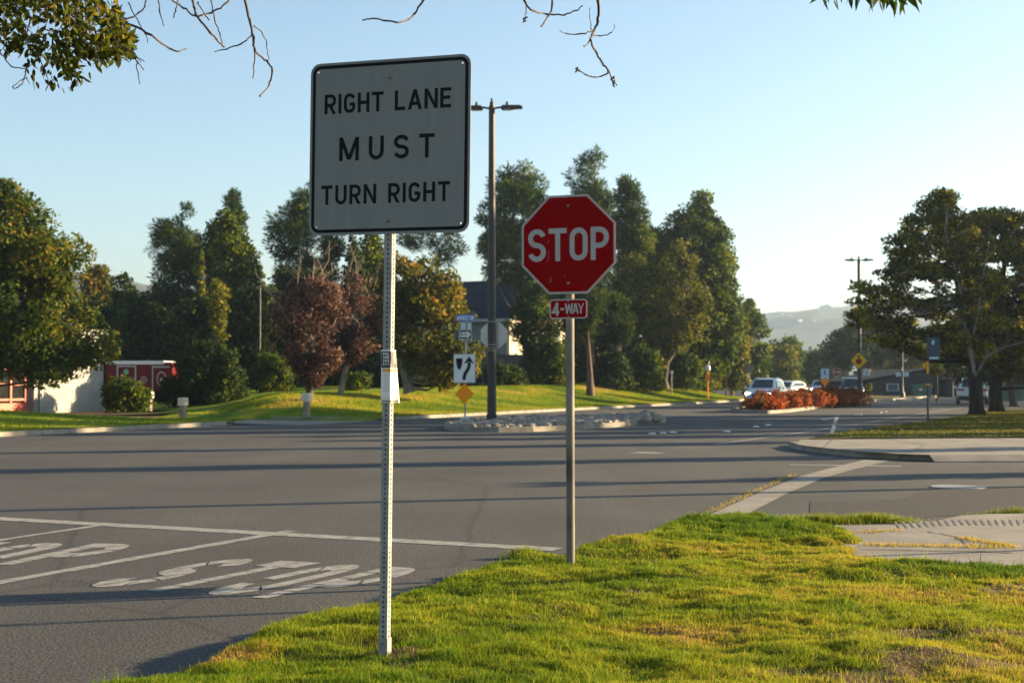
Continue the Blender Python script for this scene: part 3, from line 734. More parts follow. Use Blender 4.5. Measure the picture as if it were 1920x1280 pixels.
def blades(n, x, y, z, hgt, wid, tint):
    az = NR.uniform(0, 2 * np.pi, n); lean = np.abs(NR.normal(0, .5, n)) + .08; fa = NR.uniform(0, np.pi, n)
    dx, dy = np.cos(az), np.sin(az); wx, wy = np.cos(fa) * wid, np.sin(fa) * wid
    b = np.stack([x, y, z], 1); W = np.stack([wx, wy, np.zeros(n)], 1)
    m = b + np.stack([dx * lean * hgt * .3, dy * lean * hgt * .3, hgt * .55], 1)
    t = b + np.stack([dx * lean * hgt * .95, dy * lean * hgt * .95, hgt * np.clip(1.05 - lean * .35, .3, 1)], 1)
    V = np.stack([b - W, b + W, m + W * .8, m - W * .8, t + W * .12, t - W * .12], 1).reshape(-1, 3)
    k = np.arange(n)[:, None] * 6
    Q = np.stack([k + [0, 1, 2, 3], k + [3, 2, 4, 5]], 1).reshape(-1, 4)
    return V, Q, np.repeat(tint, 6)
NB = 640000
yy = 5.9 + (16.2 - 5.9) * NR.random(NB * 3) ** 1.35
xx = NR.uniform(-2.3, 8.2, NB * 3)
ok = inside(xx, yy, EP) & (xx < .36 * yy + 2.0) & (xx > -.36 * yy - 1.5)
xx, yy = xx[ok][:NB], yy[ok][:NB]
e = edist(xx, yy, EP); dr = dryness(xx, yy); ba = bare(xx, yy)
keep = NR.random(len(xx)) > np.clip((ba - .70) * 8, 0, .9)
xx, yy, e, dr, ba = xx[keep], yy[keep], e[keep], dr[keep], ba[keep]
n = len(xx); tint = np.clip(dr + NR.normal(0, .17, n) + np.where(NR.random(n) < .06, .35, 0), 0, 1)
hg = (.027 + .022 * NR.random(n)) * (1 + 1.1 * (fbm(xx / .16, yy / .16, 41, 2) - .5)) * (1 - .35 * np.clip(dr, 0, 1)) * np.where(NR.random(n) < .012, 2.0, 1)
lush = np.exp(-(((xx - gp(1400, 985, .13).x) / 1.3) ** 2 + ((yy - gp(1400, 985, .13).y) / .8) ** 2)); hg = hg * (1 + .45 * lush)
zz = near_h(xx, yy, e) - .008
V1, Q1, T1 = blades(n, xx, yy, zz, hg, (.0014 + .0013 * NR.random(n)) * np.clip(yy / 8.5, .9, 1.7), tint)
# tufts growing in the kerb joints
tv = []
for (px, py, rx, ry, cnt) in [(1535, 976, .42, .10, 1500), (1630, 974, .45, .10, 1500), (985, 1040, .16, .08, 500), (1900, 962, .4, .06, 500), (1475, 978, .25, .1, 700)]:
    c = gp(px, py, .03); a = NR.normal(0, .5, cnt); b = NR.normal(0, .5, cnt); x = c.x + a * rx; y = c.y + b * ry
    tv.append(blades(cnt, x, y, np.full(cnt, .0), .05 + .09 * NR.random(cnt) * np.exp(-a * a), np.full(cnt, .003), np.clip(NR.normal(.25, .18, cnt), 0, 1)))
for (px0, py0, px1, py1, cnt) in [(1330, 955, 1490, 885, 500), (1620, 1031, 1900, 1036, 900), (1800, 1018, 1900, 1034, 500), (1600, 1008, 1690, 1003, 200)]:
    t = NR.random(cnt); a, b = gp(px0, py0, .03), gp(px1, py1, .03); x = a.x + (b.x - a.x) * t + NR.normal(0, .04, cnt); y = a.y + (b.y - a.y) * t + NR.normal(0, .06, cnt)
    tv.append(blades(cnt, x, y, np.full(cnt, .0 if py1 < 900 else .07), .015 + .03 * NR.random(cnt), np.full(cnt, .003), np.clip(NR.normal(.75, .2, cnt), 0, 1)))
VV, QQ, TT, off = [V1], [Q1], [T1], len(V1)
for v, q, t in tv: VV.append(v); QQ.append(q + off); TT.append(t); off += len(v)
o = mesh_np('grass', np.concatenate(VV), np.concatenate(QQ), M['grass'], np.concatenate(TT)); o['kind'] = 'stuff'
o['label'] = 'sunlit green and straw coloured grass on the near verge'
# rougher blades on the other lawns (longer, sparser: they are forty metres and more away)
def lawn_blades(name, pts, label, hm=.05, t0=.3, ts=.18, mt='grass'):
    x, y, z = pts; n = len(x)
    v, q, t = blades(n, x, y, z, hm * (.5 + NR.random(n)), np.full(n, .013), np.clip(NR.normal(t0, ts, n) + 1.1 * (fbm(x / 2.6, y / 2.0, 5, 3) - .5), 0, 1))
    o = mesh_np(name, v, q, M[mt], t); o['kind'] = 'stuff'; o['label'] = label
def samp(n, u0, u1, d0, d1, nf):
    u = NR.uniform(u0, u1, n); d = d0 + (d1 - d0) * NR.random(n) ** 1.3
    nn = np.array([nf(a) for a in u]) - .2 - d; x = u * ST + nn * CT; y = u * CT - nn * ST
    k = (x > bed_x(y) - 1.2) | (u < 44); x, y = x[k], y[k]
    return x, y, np.array([max(.12, GH(a, b)) for a, b in zip(x, y)])
lp = samp(190000, 47.5, 110, 0, 10, nk); ld = -26.5 - (lp[0] * CT - lp[1] * ST)      # distance behind the kerb
lawn_blades('grass', lp, 'mown grass on the sunlit mound across the street', .06, .16 + .45 * np.exp(-((ld - 5.2) / 1.0) ** 2) * (fbm(lp[0] / 4, lp[1] / 4, 8, 2) > .42) + .25 * np.exp(-(ld / .5) ** 2), .18)
lawn_blades('grass', samp(35000, 18, 42, 0, 9, lambda u: -28.7), 'mown shaded grass on the lawn before the fire station', .05, .15)
vpp = np.array([(p.x, p.y) for p in vp]); x = NR.uniform(8, 40, 120000); y = NR.uniform(33, 62, 120000); k = inside(x, y, vpp)
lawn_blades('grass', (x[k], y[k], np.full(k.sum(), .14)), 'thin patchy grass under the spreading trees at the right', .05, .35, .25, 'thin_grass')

# ================================================================== FOREGROUND SIGNS
A_ = -TH                                               # the signs face traffic on the street
# --- lane sign on its perforated post
b0 = gp(721, 1218, .15); b0.z = .10
t1 = thing('lane_sign', b0, 'large white RIGHT LANE MUST TURN RIGHT sign on a tall perforated steel post', 'traffic sign', R(-19.5), ry=R(.66))
SW_, SH_ = .914, .914
zc = at(729, 277, b0.y).z - b0.z
def post_mb(z0, z1, s, pitch=.0254, r=.0066):
    mb = MB(); h = s / 2; n = int((z1 - z0) / pitch)
    sq = [(-h, -.5), (h, -.5), (h, .5), (-h, .5)]
    for side in range(4):
        mt = Matrix.Rotation(side * math.pi / 2, 4, 'Z')
        for k in range(n):
            zc_ = z0 + (k + .5) * pitch; vs = []
            for i in range(8):
                a = R(22.5 + 45 * i); vs.append((r * math.cos(a), -h, zc_ + r * math.sin(a)))
            g = pitch / 2; e = [(h, .42), (.42 * pitch, g), (-.42 * pitch, g), (-h, .42), (-h, -.42), (-.42 * pitch, -g), (.42 * pitch, -g), (h, -.42)]
            e = [(h, g), (.3 * s, g), (-.3 * s, g), (-h, g), (-h, -g), (-.3 * s, -g), (.3 * s, -g), (h, -g)]
            vs += [(x, -h, zc_ + z) for x, z in e]
            vs += [(v[0], -h + .003, v[2]) for v in vs[:8]]
            vs = [mt @ Vector(v) for v in vs]
            fs = [(i, 8 + i, 8 + (i + 1) % 8, (i + 1) % 8) for i in range(8)] + [(i, (i + 1) % 8, 16 + (i + 1) % 8, 16 + i) for i in range(8)]
            fs = [tuple(reversed(f)) for f in fs]
            mb.add(vs, fs)
    i0 = h - .003
    zt = z0 + n * pitch
    for side in range(4):                              # inner wall, dark through the holes
        mt = Matrix.Rotation(side * math.pi / 2, 4, 'Z')
        mb.add([mt @ Vector(v) for v in ((-i0, -i0, z0), (i0, -i0, z0), (i0, -i0, zt), (-i0, -i0, zt))], [(0, 3, 2, 1)] if False else [])
    return mb, zt
mb, zt = post_mb(.06, zc + SH_ / 2 - .06, .0445)
mb.build('post', M['galv'], t1)
MB().box(-.0165, .0165, -.0165, .0165, .06, zt - .005).build('tube_shade_core', M['groove'], t1)  # added dark box, its colour stands in for the shade inside the tube
MB().box(-.027, .027, -.027, .027, -.2, .115).build('anchor_sleeve', M['galv'], t1, bevel=.002)
bolt_mb(0, .09, -.027, .006, .006).build('anchor_bolt', M['bolt'], t1)
yf = -.034
hx = .411
holes = [disc(sx * hx, zc + sz * hx, .0052, 8) for sx in (-1, 1) for sz in (-1, 1)]
out = rrect(-SW_ / 2, SW_ / 2, zc - SH_ / 2, zc + SH_ / 2, .055, 6)
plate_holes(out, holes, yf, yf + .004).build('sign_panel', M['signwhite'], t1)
k_ = .0135
mb = MB(); mb.ring(rrect(-SW_ / 2 + k_, SW_ / 2 - k_, zc - SH_ / 2 + k_, zc + SH_ / 2 - k_, .045), rrect(-SW_ / 2 + .031, SW_ / 2 - .031, zc - SH_ / 2 + .031, zc + SH_ / 2 - .031, .028), yf - .0006, yf - .0001)
mb.build('border', M['black'], t1)
zb = lambda f: zc + SH_ / 2 - f * SH_
xf = lambda f: -SW_ / 2 + f * SW_
sign_text('lettering', t1, M['black'], [('RIGHT LANE', xf(.092), xf(.882), zb(.297), .114 * SH_, .172, 1.05)], yf - .0008)
sign_text('lettering', t1, M['black'], [('MUST', xf(.190), xf(.785), zb(.573), .136 * SH_, .165, 1.12)], yf - .0008)
sign_text('lettering', t1, M['black'], [('TURN RIGHT', xf(.078), xf(.882), zb(.823), .112 * SH_, .172, 1.05)], yf - .0008)
for f in (.105, .925): bolt_mb(0, zb(f), yf, .0085, .012).build('bolt', M['bolt'], t1, smooth=True)
mb = MB()
for fx, fz, r_ in ((.48, .158, .004), (.93, .41, .003), (.935, .445, .004), (.9, .65, .003), (.145, .815, .003), (.09, .855, .003), (.49, .51, .0035), (.27, .90, .002)): mb.flat(disc(xf(fx), zb(fz), r_, 7), yf - .0004)
mb.build('scuff_marks', M['bolt'], t1)
# --- flyer taped round the post
fz1 = at(730, 656, b0.y).z - b0.z; fz0 = at(730, 755, b0.y).z - b0.z; H_ = fz1 - fz0
fl = thing('flyer', b0 + Vector((0, 0, fz0)), 'creased black and white paper flyer taped round the perforated sign post', 'flyer', R(-19.5), ry=R(.66))
fl.location = b0 + Matrix.Rotation(R(-19.5), 4, 'Z') @ Vector((math.sin(R(.66)) * fz0, 0, fz0))
def fly_path(z):        # cross-section: left edge, front of post, round the corner, right face, flaring end
    k = 1 - z / H_; c = .0245
    return [Vector((-.026 - .004 * (1 - k), -.030 + .006 * (1 - k), 0)), Vector((-.018, -.0275, 0)), Vector((0, -.0262 - .002 * math.sin(3 * k), 0)), Vector((.016, -.0265, 0)), Vector((c - .001, -.0255, 0)), Vector((c + .002, -.020, 0)),
            Vector((c + .002 + .003 * k, 0, 0)), Vector((c + .004 + .008 * k, .013, 0)), Vector((c + .006 + .022 * k, .022 + .01 * k, 0))]
def fly_strip(z0, z1, s0, s1, off, n=7):
    """patch of the sheet: s runs 0..1 along the wrapped width"""
    mb = MB()
    def P(z, s, o):
        c = fly_path(z); f = s * (len(c) - 1); i = min(len(c) - 2, int(f)); p = c[i].lerp(c[i + 1], f - i); d = (c[i + 1] - c[i]).normalized()
        q = p + Vector((d.y, -d.x, 0)) * (o + .0009 * math.sin(z * 60 + s * 9)); q.z = z; return q
    ss = [s0 + (s1 - s0) * i / 20 for i in range(21)]; zs = [z0 + (z1 - z0) * i / n for i in range(n + 1)]
    vs = [P(z, s, off) for z in zs for s in ss]
    mb.add(vs, [(i * 21 + j, i * 21 + j + 1, (i + 1) * 21 + j + 1, (i + 1) * 21 + j) for i in range(n) for j in range(20)]); return mb
mb = fly_strip(0, H_, 0, 1, .0003); o = mb.build('paper_sheet', M['paper'], fl, smooth=True)
s_ = o.modifiers.new('thickness', 'SOLIDIFY'); s_.thickness = .0008; s_.offset = -1
fly_strip(H_ * .66, H_ * .975, .02, .985, .0012).build('dark_header', M['paperdark'], fl, smooth=True)
fly_strip(H_ * .585, H_ * .645, .10, .97, .0012).build('orange_band', M['paperorange'], fl, smooth=True)
fly_strip(H_ * .03, H_ * .045, .06, .96, .0012, 2).build('footer_rule', M['paperdark'], fl)
mb = MB()
for i in range(14):
    f = fly_strip(H_ * (.55 - i * .025), H_ * (.556 - i * .025), .16, .16 + .38 * rng.uniform(.5, 1), .0013, 1); mb.add(f.v, f.f)
    f = fly_strip(H_ * (.55 - i * .025), H_ * (.554 - i * .025), .66, .66 + .26 * rng.uniform(.6, 1), .0013, 1); mb.add(f.v, f.f)
mb.build('small_print', M['greytrim'], fl)
mb = MB()
for i, tx in enumerate(('POOL', 'TUNE', 'THIS', 'OCT')):
    for q, lay in text_polys(tx, -.0165, .019, H_ * (.90 - i * .065), .0135, .2, .9): mb.flat(ccw(q), -.0305 - .0001 * lay)
mb.build('headline', M['paper'], fl)

# --- stop sign with plaque
b1 = gp(1070, 1062, .12); b1.z = .06
t2 = thing('stop_sign', b1, 'red octagonal STOP sign with 4-WAY plaque on a weathered round pipe', 'stop sign', A_ + R(3), ry=R(-.10))
zs = at(1066, 459, b1.y).z - b1.z
pr = .0325
MB().tube([(0, 0, -.2), (0, 0, zs + .33)], pr, 20).build('pole', M['pipe'], t2, smooth=True)
mb = MB()
for z in (.78, 1.31, 1.36): mb.add(bolt_mb(-.0275, z, -.014, .005, .004).v, bolt_mb(-.0275, z, -.014, .005, .004).f)
mb.build('pole_bolt', M['bolt'], t2)
yf = -.039; ap = .381
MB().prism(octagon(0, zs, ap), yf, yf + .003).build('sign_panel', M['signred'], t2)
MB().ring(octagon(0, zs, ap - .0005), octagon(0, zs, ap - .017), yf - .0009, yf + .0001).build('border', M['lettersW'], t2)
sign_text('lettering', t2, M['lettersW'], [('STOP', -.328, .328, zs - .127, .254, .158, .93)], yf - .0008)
for dz in (.298, -.298): bolt_mb(0, zs + dz, yf, .0075, .008).build('bolt', M['bolt'], t2, smooth=True)
mb = MB()
for (x, z, l) in ((-.16, -.10, .06), (-.165, -.13, .03), (-.16, .02, .03), (-.14, -.29, .05), (-.155, -.30, .04), (.075, .05, .03), (.08, .09, .02), (-.03, -.25, .02)): mb.box(x, x + .0016, yf - .0006, yf, zs + z, zs + z + l)
mb.build('paint_scratch', M['lettersW'], t2)
pc = at(1065, 579.5, b1.y).z - b1.z; pw, ph = .1525, .0755
MB().prism(rrect(-pw, pw, pc - ph, pc + ph, .026), yf, yf + .003).build('plaque', M['signred'], t2)
MB().ring(rrect(-pw + .0003, pw - .0003, pc - ph + .0003, pc + ph - .0003, .026), rrect(-pw + .010, pw - .010, pc - ph + .010, pc + ph - .010, .018), yf - .0009, yf + .0001).build('plaque_border', M['lettersW'], t2)
sign_text('plaque_lettering', t2, M['lettersW'], [('4', -.136, -.072, pc - .052, .104, .165, .93), ('-', -.064, -.036, pc - .052, .104, .16, .75), ('WAY', -.028, .128, pc - .037, .080, .165, .92)], yf - .0008)
for dz in (.056, -.056): bolt_mb(0, pc + dz, yf, .0045, .005).build('bolt', M['bolt'], t2)

# ================================================================== MEDIAN FURNITURE
bp_ = gp(872, 797, .13); bp_.z = .1
t3 = thing('keep_right_sign', bp_, 'white keep right arrow sign with blue street name blade and orange diamond below', 'traffic sign', A_)
zz_ = lambda py: at(872, py, bp_.y).z - bp_.z
MB().tube([(0, 0, -.1), (0, 0, zz_(720)), (.02, 0, zz_(650)), (.05, 0, zz_(592))], .03, 10).build('pole', M['galv'], t3, smooth=True)
y_ = -.05; zc3 = zz_(690.5)
MB().prism(rrect(-.381, .381, zc3 - .457, zc3 + .457, .04), y_, y_ + .004).build('arrow_panel', M['signwhite2'], t3)
MB().ring(rrect(-.380, .380, zc3 - .456, zc3 + .456, .04), rrect(-.355, .355, zc3 - .43, zc3 + .43, .03), y_ - .003, y_ - .0005).build('panel_border', M['greytrim'], t3)
mb = MB(); sym = lambda x, z: (-.381 + x * .762, zc3 + .457 - z * .914)
mb.flat(ccw([sym(.12, .15), sym(.41, .15), sym(.41, .30), sym(.38, .42), sym(.33, .52), sym(.27, .55), sym(.21, .52), sym(.155, .42), sym(.12, .30)]), y_ - .004)
cl_ = [(.49, .90), (.49, .80), (.53, .68), (.63, .57), (.70, .47), (.72, .38), (.72, .30)]
for q in ribbon([sym(*p) for p in cl_], .115): mb.flat(ccw(q), y_ - .004)
mb.flat(ccw([sym(.47, .34), sym(.72, .08), sym(.95, .34), sym(.72, .28)][0:1] + [sym(.72, .28), sym(.95, .34), sym(.72, .08)]), y_ - .0043)
mb.build('arrow_symbol', M['black'], t3)
zd = zz_(738); MB().prism([(0, zd - .33), (.33, zd), (0, zd + .33), (-.33, zd)], y_, y_ + .004).build('diamond_marker', M['orange'], t3)
MB().box(-.14, .14, -.03, .03, zz_(784) - .02, zz_(784) + .035).build('breakaway_clamp', M['palepanel'], t3, bevel=.005)
zn = zz_(596); bl_ = MB().box(-.30, .36, y_ - .002, y_ + .004, zn - .10, zn + .10).build('street_name_blade', M['blue'], t3, bevel=.01)
mb = MB()
for q, lay in text_polys('AVOCET DR', -.27, .33, zn - .065, .13, .17, .85): mb.flat(ccw(q), y_ - .004 - .0002 * lay)
mb.build('street_name_lettering', M['signwhite2'], bl_)
zn2 = zz_(612); MB().box(-.16, .20, .02, .03, zn2 - .10, zn2 + .12).build('cross_street_blade', M['palepanel'], t3, bevel=.01)
zo = zz_(627); ow = MB().box(-.20, .26, y_ - .002, y_ + .004, zo - .17, zo + .16).build('one_way_panel', M['darkmetal'], t3, bevel=.012)
mb = MB(); mb.ring(rrect(-.19, .25, zo - .16, zo + .15, .02), rrect(-.175, .235, zo - .145, zo + .135, .015), y_ - .004, y_ - .0025)
mb.flat(ccw([(-.15, zo - .08), (.10, zo - .08), (.10, zo - .125), (.22, zo), (.10, zo + .115), (.10, zo + .07), (-.15, zo + .07)]), y_ - .004); mb.build('arrow', M['signwhite2'], ow)
mb = MB()
for q, lay in text_polys('ONE WAY', -.13, .13, zo - .035, .065, .2, .7): mb.flat(ccw(q), y_ - .0045 - .0002 * lay)
mb.build('one_way_lettering', M['black'], ow)
MB().box(-.36, -.14, .01, .02, zo - .15, zo + .15).build('side_panel', M['busblue'], t3)

def street_lamp(loc, label, group, rz, H=11.0, bh=.45):
    t = thing('street_lamp', loc, label, 'street lamp', rz, group)
    mb = MB(); mb.box(-.21, .21, -.21, .21, 0, .06); mb.build('base_plate', M['bronze'], t, bevel=.01)
    MB().box(-.16, .16, -.16, .16, .06, .30).build('base_cover', M['bronze'], t, bevel=.02)
    MB().lathe([(.155, .28), (.15, 1.0), (.105, H - .1), (.10, H)], 12).build('pole', M['bronze'], t, smooth=True)
    MB().lathe([(.075, H), (.075, H + .12), (.04, H + .15), (.04, H + .26)], 10).build('finial', M['bronze'], t, smooth=True)
    for s in (-1, 1):
        a = MB().tube([(s * .09, 0, H - .08), (s * .34, 0, H - .04)], .035, 8).build('arm', M['bronze'], t, smooth=True)
        pts = [(.30, H - .10), (.36, H + .01), (.95, H), (1.05, H - .05), (1.03, H - .09), (.75, H - .11), (.68, H - .125), (.38, H - .135)]
        pts = [(s * x, z) for x, z in pts]
        hd = MB().prism(ccw(pts), -.16, .16).build('lamp_head', M['bronze'], t, bevel=.015)
        MB().box(min(s * .40, s * .66), max(s * .40, s * .66), -.12, .12, H - .143, H - .128).build('lens', M['lens'], hd)
        MB().lathe([(.05, 0), (.05, .12), (.045, .14), (.0, .145)], 10, Matrix.Translation((s * .52, 0, H))).build('photocell', M['darkmetal'], hd)
    return t
lb = gp(922, 791, .13); lb.z = .12
lamp1 = street_lamp(lb, 'tall bronze twin head street lamp standing on the rocky median beside the keep right sign', 'twin head street lamps on the medians', R(-4), H=at(922, 199, lb.y).z - .12)
# stop sign strapped to the lamp, seen from behind
ob = lb.copy()
t4 = thing('stop_sign', Vector((lb.x, lb.y, 0)), 'grey back of an octagonal stop sign strapped to the median street lamp', 'stop sign', R(-12))
zc4 = at(922, 628, lb.y).z; o8 = octagon(.04, zc4, .457)
MB().prism(o8, .15, .155).build('sign_panel', M['backgrey'], t4)
for py in (603, 646, 652, 657): 
    z = at(922, py, lb.y).z; MB().lathe([(.158, z - .012), (.158, z + .012)], 14).build('strap', M['galv'], t4)
# cobbles
def rock_arrays(n, poly_px, z, rmin, rmax, seed):
    ico = bmesh.new(); bmesh.ops.create_icosphere(ico, subdivisions=2, radius=1); base = np.array([v.co[:] for v in ico.verts]); tris = np.array([[v.index for v in f.verts] for f in ico.faces]); ico.free()
    P = np.array([(p[0], p[1]) for p in poly_px]); V = []; T = []; o = 0; r = np.random.default_rng(seed); k = 0; cxy = P.mean(0)
    Pi = cxy + (P - cxy) * np.array([.965, .965])
    while k < n:
        x, y = r.uniform(P[:, 0].min(), P[:, 0].max()), r.uniform(P[:, 1].min(), P[:, 1].max())
        if not inside(np.array([x]), np.array([y]), Pi)[0]: continue
        s = r.uniform(rmin, rmax) * np.array([1.25, .9, .65]) * r.uniform(.8, 1.2, 3); a = r.uniform(0, 6.28)
        b = base * (1 + .16 * np.sin(base @ r.normal(0, 2.2, (3, 1)) + r.uniform(0, 6))) * s; c, s_ = math.cos(a), math.sin(a)
        b = np.stack([b[:, 0] * c - b[:, 1] * s_, b[:, 0] * s_ + b[:, 1] * c, b[:, 2]], 1)
        V.append(b + [x, y, z + s[2] * .25]); T.append(tris + o); o += len(base); k += 1
    return np.concatenate(V), np.concatenate(T)
v, f = rock_arrays(1500, rock_poly, .13, .07, .15, 5)
o = mesh_np('cobbles', v, f, M['stone'], k=3); o['kind'] = 'stuff'; o['label'] = 'grey river cobbles filling the median'; o.data.polygons.foreach_set('use_smooth', [True] * len(f))
for i, (px, py, r_) in enumerate([(1208, 786, .26), (1222, 786, .2), (1195, 788, .2), (1215, 790, .17), (1232, 788.5, .18)]):
    p = gp(px, py, .12); bm = bmesh.new(); bmesh.ops.create_icosphere(bm, subdivisions=3, radius=r_)
    for vv in bm.verts: vv.co *= 1 + .16 * math.sin(vv.co.x * 11 + i) + .12 * math.sin(vv.co.y * 17 + 2 * i); vv.co.z *= .85
    me = bpy.data.meshes.new('boulder'); bm.to_mesh(me); bm.free(); me.materials.append(M['stone']); o = bpy.data.objects.new('boulder', me); COL.objects.link(o); o.location = p + Vector((0, 0, r_ * .4))
    me.polygons.foreach_set('use_smooth', [True] * len(me.polygons))
    tag(o, 'tan boulder in the heap of rocks at the right tip of the cobbled median', 'boulder', 'boulders at the median tip')
# raised road markers
mk = None
for i, (px, py) in enumerate([(1223, 813), (1243, 812), (1262, 810.5), (1546, 786.5), (1556, 785), (1566, 784), (1605, 778), (1613, 777), (1650, 773), (1659, 772), (1440, 797), (1418, 800), (1363, 809)]):
    o = MB().lathe([(.055, 0), (.05, .012), (.03, .02), (.001, .022)], 10).build('road_marker', M['trim'], loc=gp(px, py, .003)) if mk is None else mk.copy()
    if mk is None: mk = o
    else: COL.objects.link(o); o.location = gp(px, py, .003)
    o.scale = (2.0, 2.0, 1.6)
    tag(o, 'small white raised marker in the dotted rows on the far roadway', 'road marker', 'raised road markers')
mh = MB().lathe([(.34, 0), (.34, .008), (.30, .010), (.29, .006), (.02, .006)], 28).build('manhole_cover', M['galv'], loc=gp(1797, 912.5, .004)); mh.scale = (1.15, 1.15, 1)
tag(mh, 'pale round metal manhole cover in the side street at the right', 'manhole')
# leaning delineator
p = gp(1558, 816, .12)
t = thing('delineator_post', p, 'short white marker post leaning over at the corner of the grass verge', 'marker post', 0, ry=R(17))
MB().box(-.04, .04, -.012, .012, -.05, .46).build('blade', M['trim'], t, bevel=.006); MB().box(-.04, .04, -.016, -.012, .28, .38).build('reflector', M['greytrim'], t)
# bus stop sign
p = gp(1740, 791, .12)
t = thing('bus_stop_sign', p, 'blue bus stop sign with an orange band on a thin pole under the right trees', 'bus stop sign', R(-20))
zq = lambda py: at(1740, py, p.y).z - p.z
MB().tube([(0, 0, -.05), (0, 0, zq(632))], .034, 10).build('pole', M['darkmetal'], t, smooth=True)
pn = MB().box(.03, .40, -.02, .02, zq(675), zq(633)).build('panel', M['busblue'], t, bevel=.02)
mb = MB(); mb.box(.15, .22, -.026, -.021, zq(646), zq(638)); mb.box(.06, .36, -.026, -.021, zq(673), zq(669)); mb.build('pictogram', M['palepanel'], pn)
MB().lathe([(.037, zq(700)), (.037, zq(677))], 10).build('orange_band', M['orange'], t); MB().lathe([(.05, zq(723)), (.05, zq(719))], 10).build('clamp', M['orange'], t)
# bollard lights along the drive
bol = None
for px, py, lab in ((280, 772, 'low bollard light with tan cap, leftmost by the low shrub at the fire station drive'), (343, 783, 'low bollard light with tan cap at the near edge of the drive, middle of three'), (575, 778, 'low bollard light with tan cap in front of the purple leaved tree')):
    p = gp(px, py, .05)
    if px == 575: p = at(575, 712, 54.5); p.z = GH(p.x, p.y)
    if px == 280: p.z = .2
    if bol is None:
        bol = thing('bollard_light', p, lab, 'bollard light', R(-24), 'bollard lights along the drive')
        MB().box(-.10, .10, -.10, .10, -.1, .48).build('post', M['bolpost'], bol, bevel=.01)
        c_ = MB().box(-.155, .155, -.155, .155, .48, .80).build('cap', M['bolcap'], bol, bevel=.03)
        mb = MB()
        for z in (.54, .62, .70): mb.box(-.157, .157, -.157, .157, z, z + .012)
        mb.build('louvre', M['bolpost'], c_)
    else: dup(bol, p, None, lab)
    
# ================================================================== FIRE STATION, TRAILER, HOUSE, FENCE
fb = Vector((-21.55, 65.0, .0))
t = thing('fire_station', fb, 'pale block walled fire station with red framed bay door behind the left tree', 'building', math.pi / 2 - TH)
# local x runs along the street (away from the camera), local -y faces the street
MB().box(0, 4.3, 0, 9, -.2, 3.7).build('end_wall', M['wallwhite'], t)
mb = MB()
for z in (.9, 1.8, 2.7): mb.box(.02, 4.28, -.003, 0, z, z + .012)
mb.build('wall_joint', M['wallgrey'], t)
MB().box(-.45, -.002, .35, 1.0, -.2, 3.7).build('pillar', M['wallgrey'], t)
MB().box(-.30, -.004, .08, .348, -.2, 3.7).build('pillar_face', M['wallgrey'], t)
MB().box(-11, -.452, .40, 9, 3.4, 3.7).build('lintel_wall', M['wallgrey'], t)
MB().box(-11, 4.4, -.2, 9.2, 3.7, 3.95).build('roof', M['wallgrey'], t)
dr_ = MB().box(-6.2, -.46, .42, .52, -.1, 3.38).build('bay_door', M['glassdark'], t)
mb = MB()
for z in (.0, .62, 1.30, 1.98, 2.66, 3.2): mb.box(-6.2, -.46, .37, .418, z, z + (.50 if z == 0 else .09))
for x in (-6.2, -5.0, -3.8, -2.6, -1.5, -.58): mb.box(x, x + .10, .35, .416, .5, 3.3)
mb.build('door_frame', M['doorred'], dr_)
tb = Vector((-22.55, 79.0, .15))
t = thing('trailer', tb, 'dark red box trailer with white edge trim parked beyond the block wall', 'trailer', R(-4))
MB().prism(rrect(0, 3.75, .45, 2.38, .16), 0, 2.0).build('body', M['trailer'], t)
MB().prism(rrect(-.04, 3.3, 2.26, 2.46, .09), -.03, 2.03).build('roof_edge', M['trim'], t)
mb = MB(); mb.ring(rrect(.62, 1.72, .9, 2.2, .05), rrect(.70, 1.64, .98, 2.12, .04), -.03, -.002); mb.box(.70, 1.64, -.03, -.002, 1.42, 1.47)
mb.box(2.62, 2.68, -.03, -.002, .7, 2.2); mb.box(2.68, 3.6, -.03, -.002, 2.08, 2.16); mb.build('hatch_frame', M['greytrim'], t)
MB().prism(disc(1.15, 1.85, .15, 20), -.02, -.002).build('round_emblem', M['green'], t)
mb = MB()
for i in range(8):
    a = R(45 * i); mb.prism(disc(2.15 + .16 * math.cos(a), 1.42 + .16 * math.sin(a), .045, 8), -.02, -.002)
mb.prism(disc(2.15, 1.42, .06, 10), -.02, -.002); mb.build('rosette_emblem', M['greytrim'], t)
mb = MB(); mb.ring([(3.15 + .27 * math.cos(R(a)), 1.45 + .42 * math.sin(R(a))) for a in range(0, 360, 20)], [(3.15 + .22 * math.cos(R(a)), 1.45 + .36 * math.sin(R(a))) for a in range(0, 360, 20)], -.02, -.002); mb.prism(disc(3.15, 1.42, .09, 12), -.02, -.002); mb.build('arched_emblem', M['greytrim'], t)
for x in (1.5, 2.3):
    w_ = MB().lathe([(.30, -.1), (.33, -.07), (.33, .07), (.30, .1)], 18, Matrix.Translation((x, -.02, .18)) @ Matrix.Rotation(R(90), 4, 'X')).build('wheel', M['tyre'], t, smooth=True)
    MB().lathe([(.17, -.11), (.17, .11)], 14, Matrix.Translation((x, -.02, .18)) @ Matrix.Rotation(R(90), 4, 'X')).build('rim', M['rim'], w_)

hc = at(950, 740, 115); hc.z = 1.25
t = thing('house', hc, 'two storey house with a dark slate roof and cream gable between the pines', 'house', -TH)
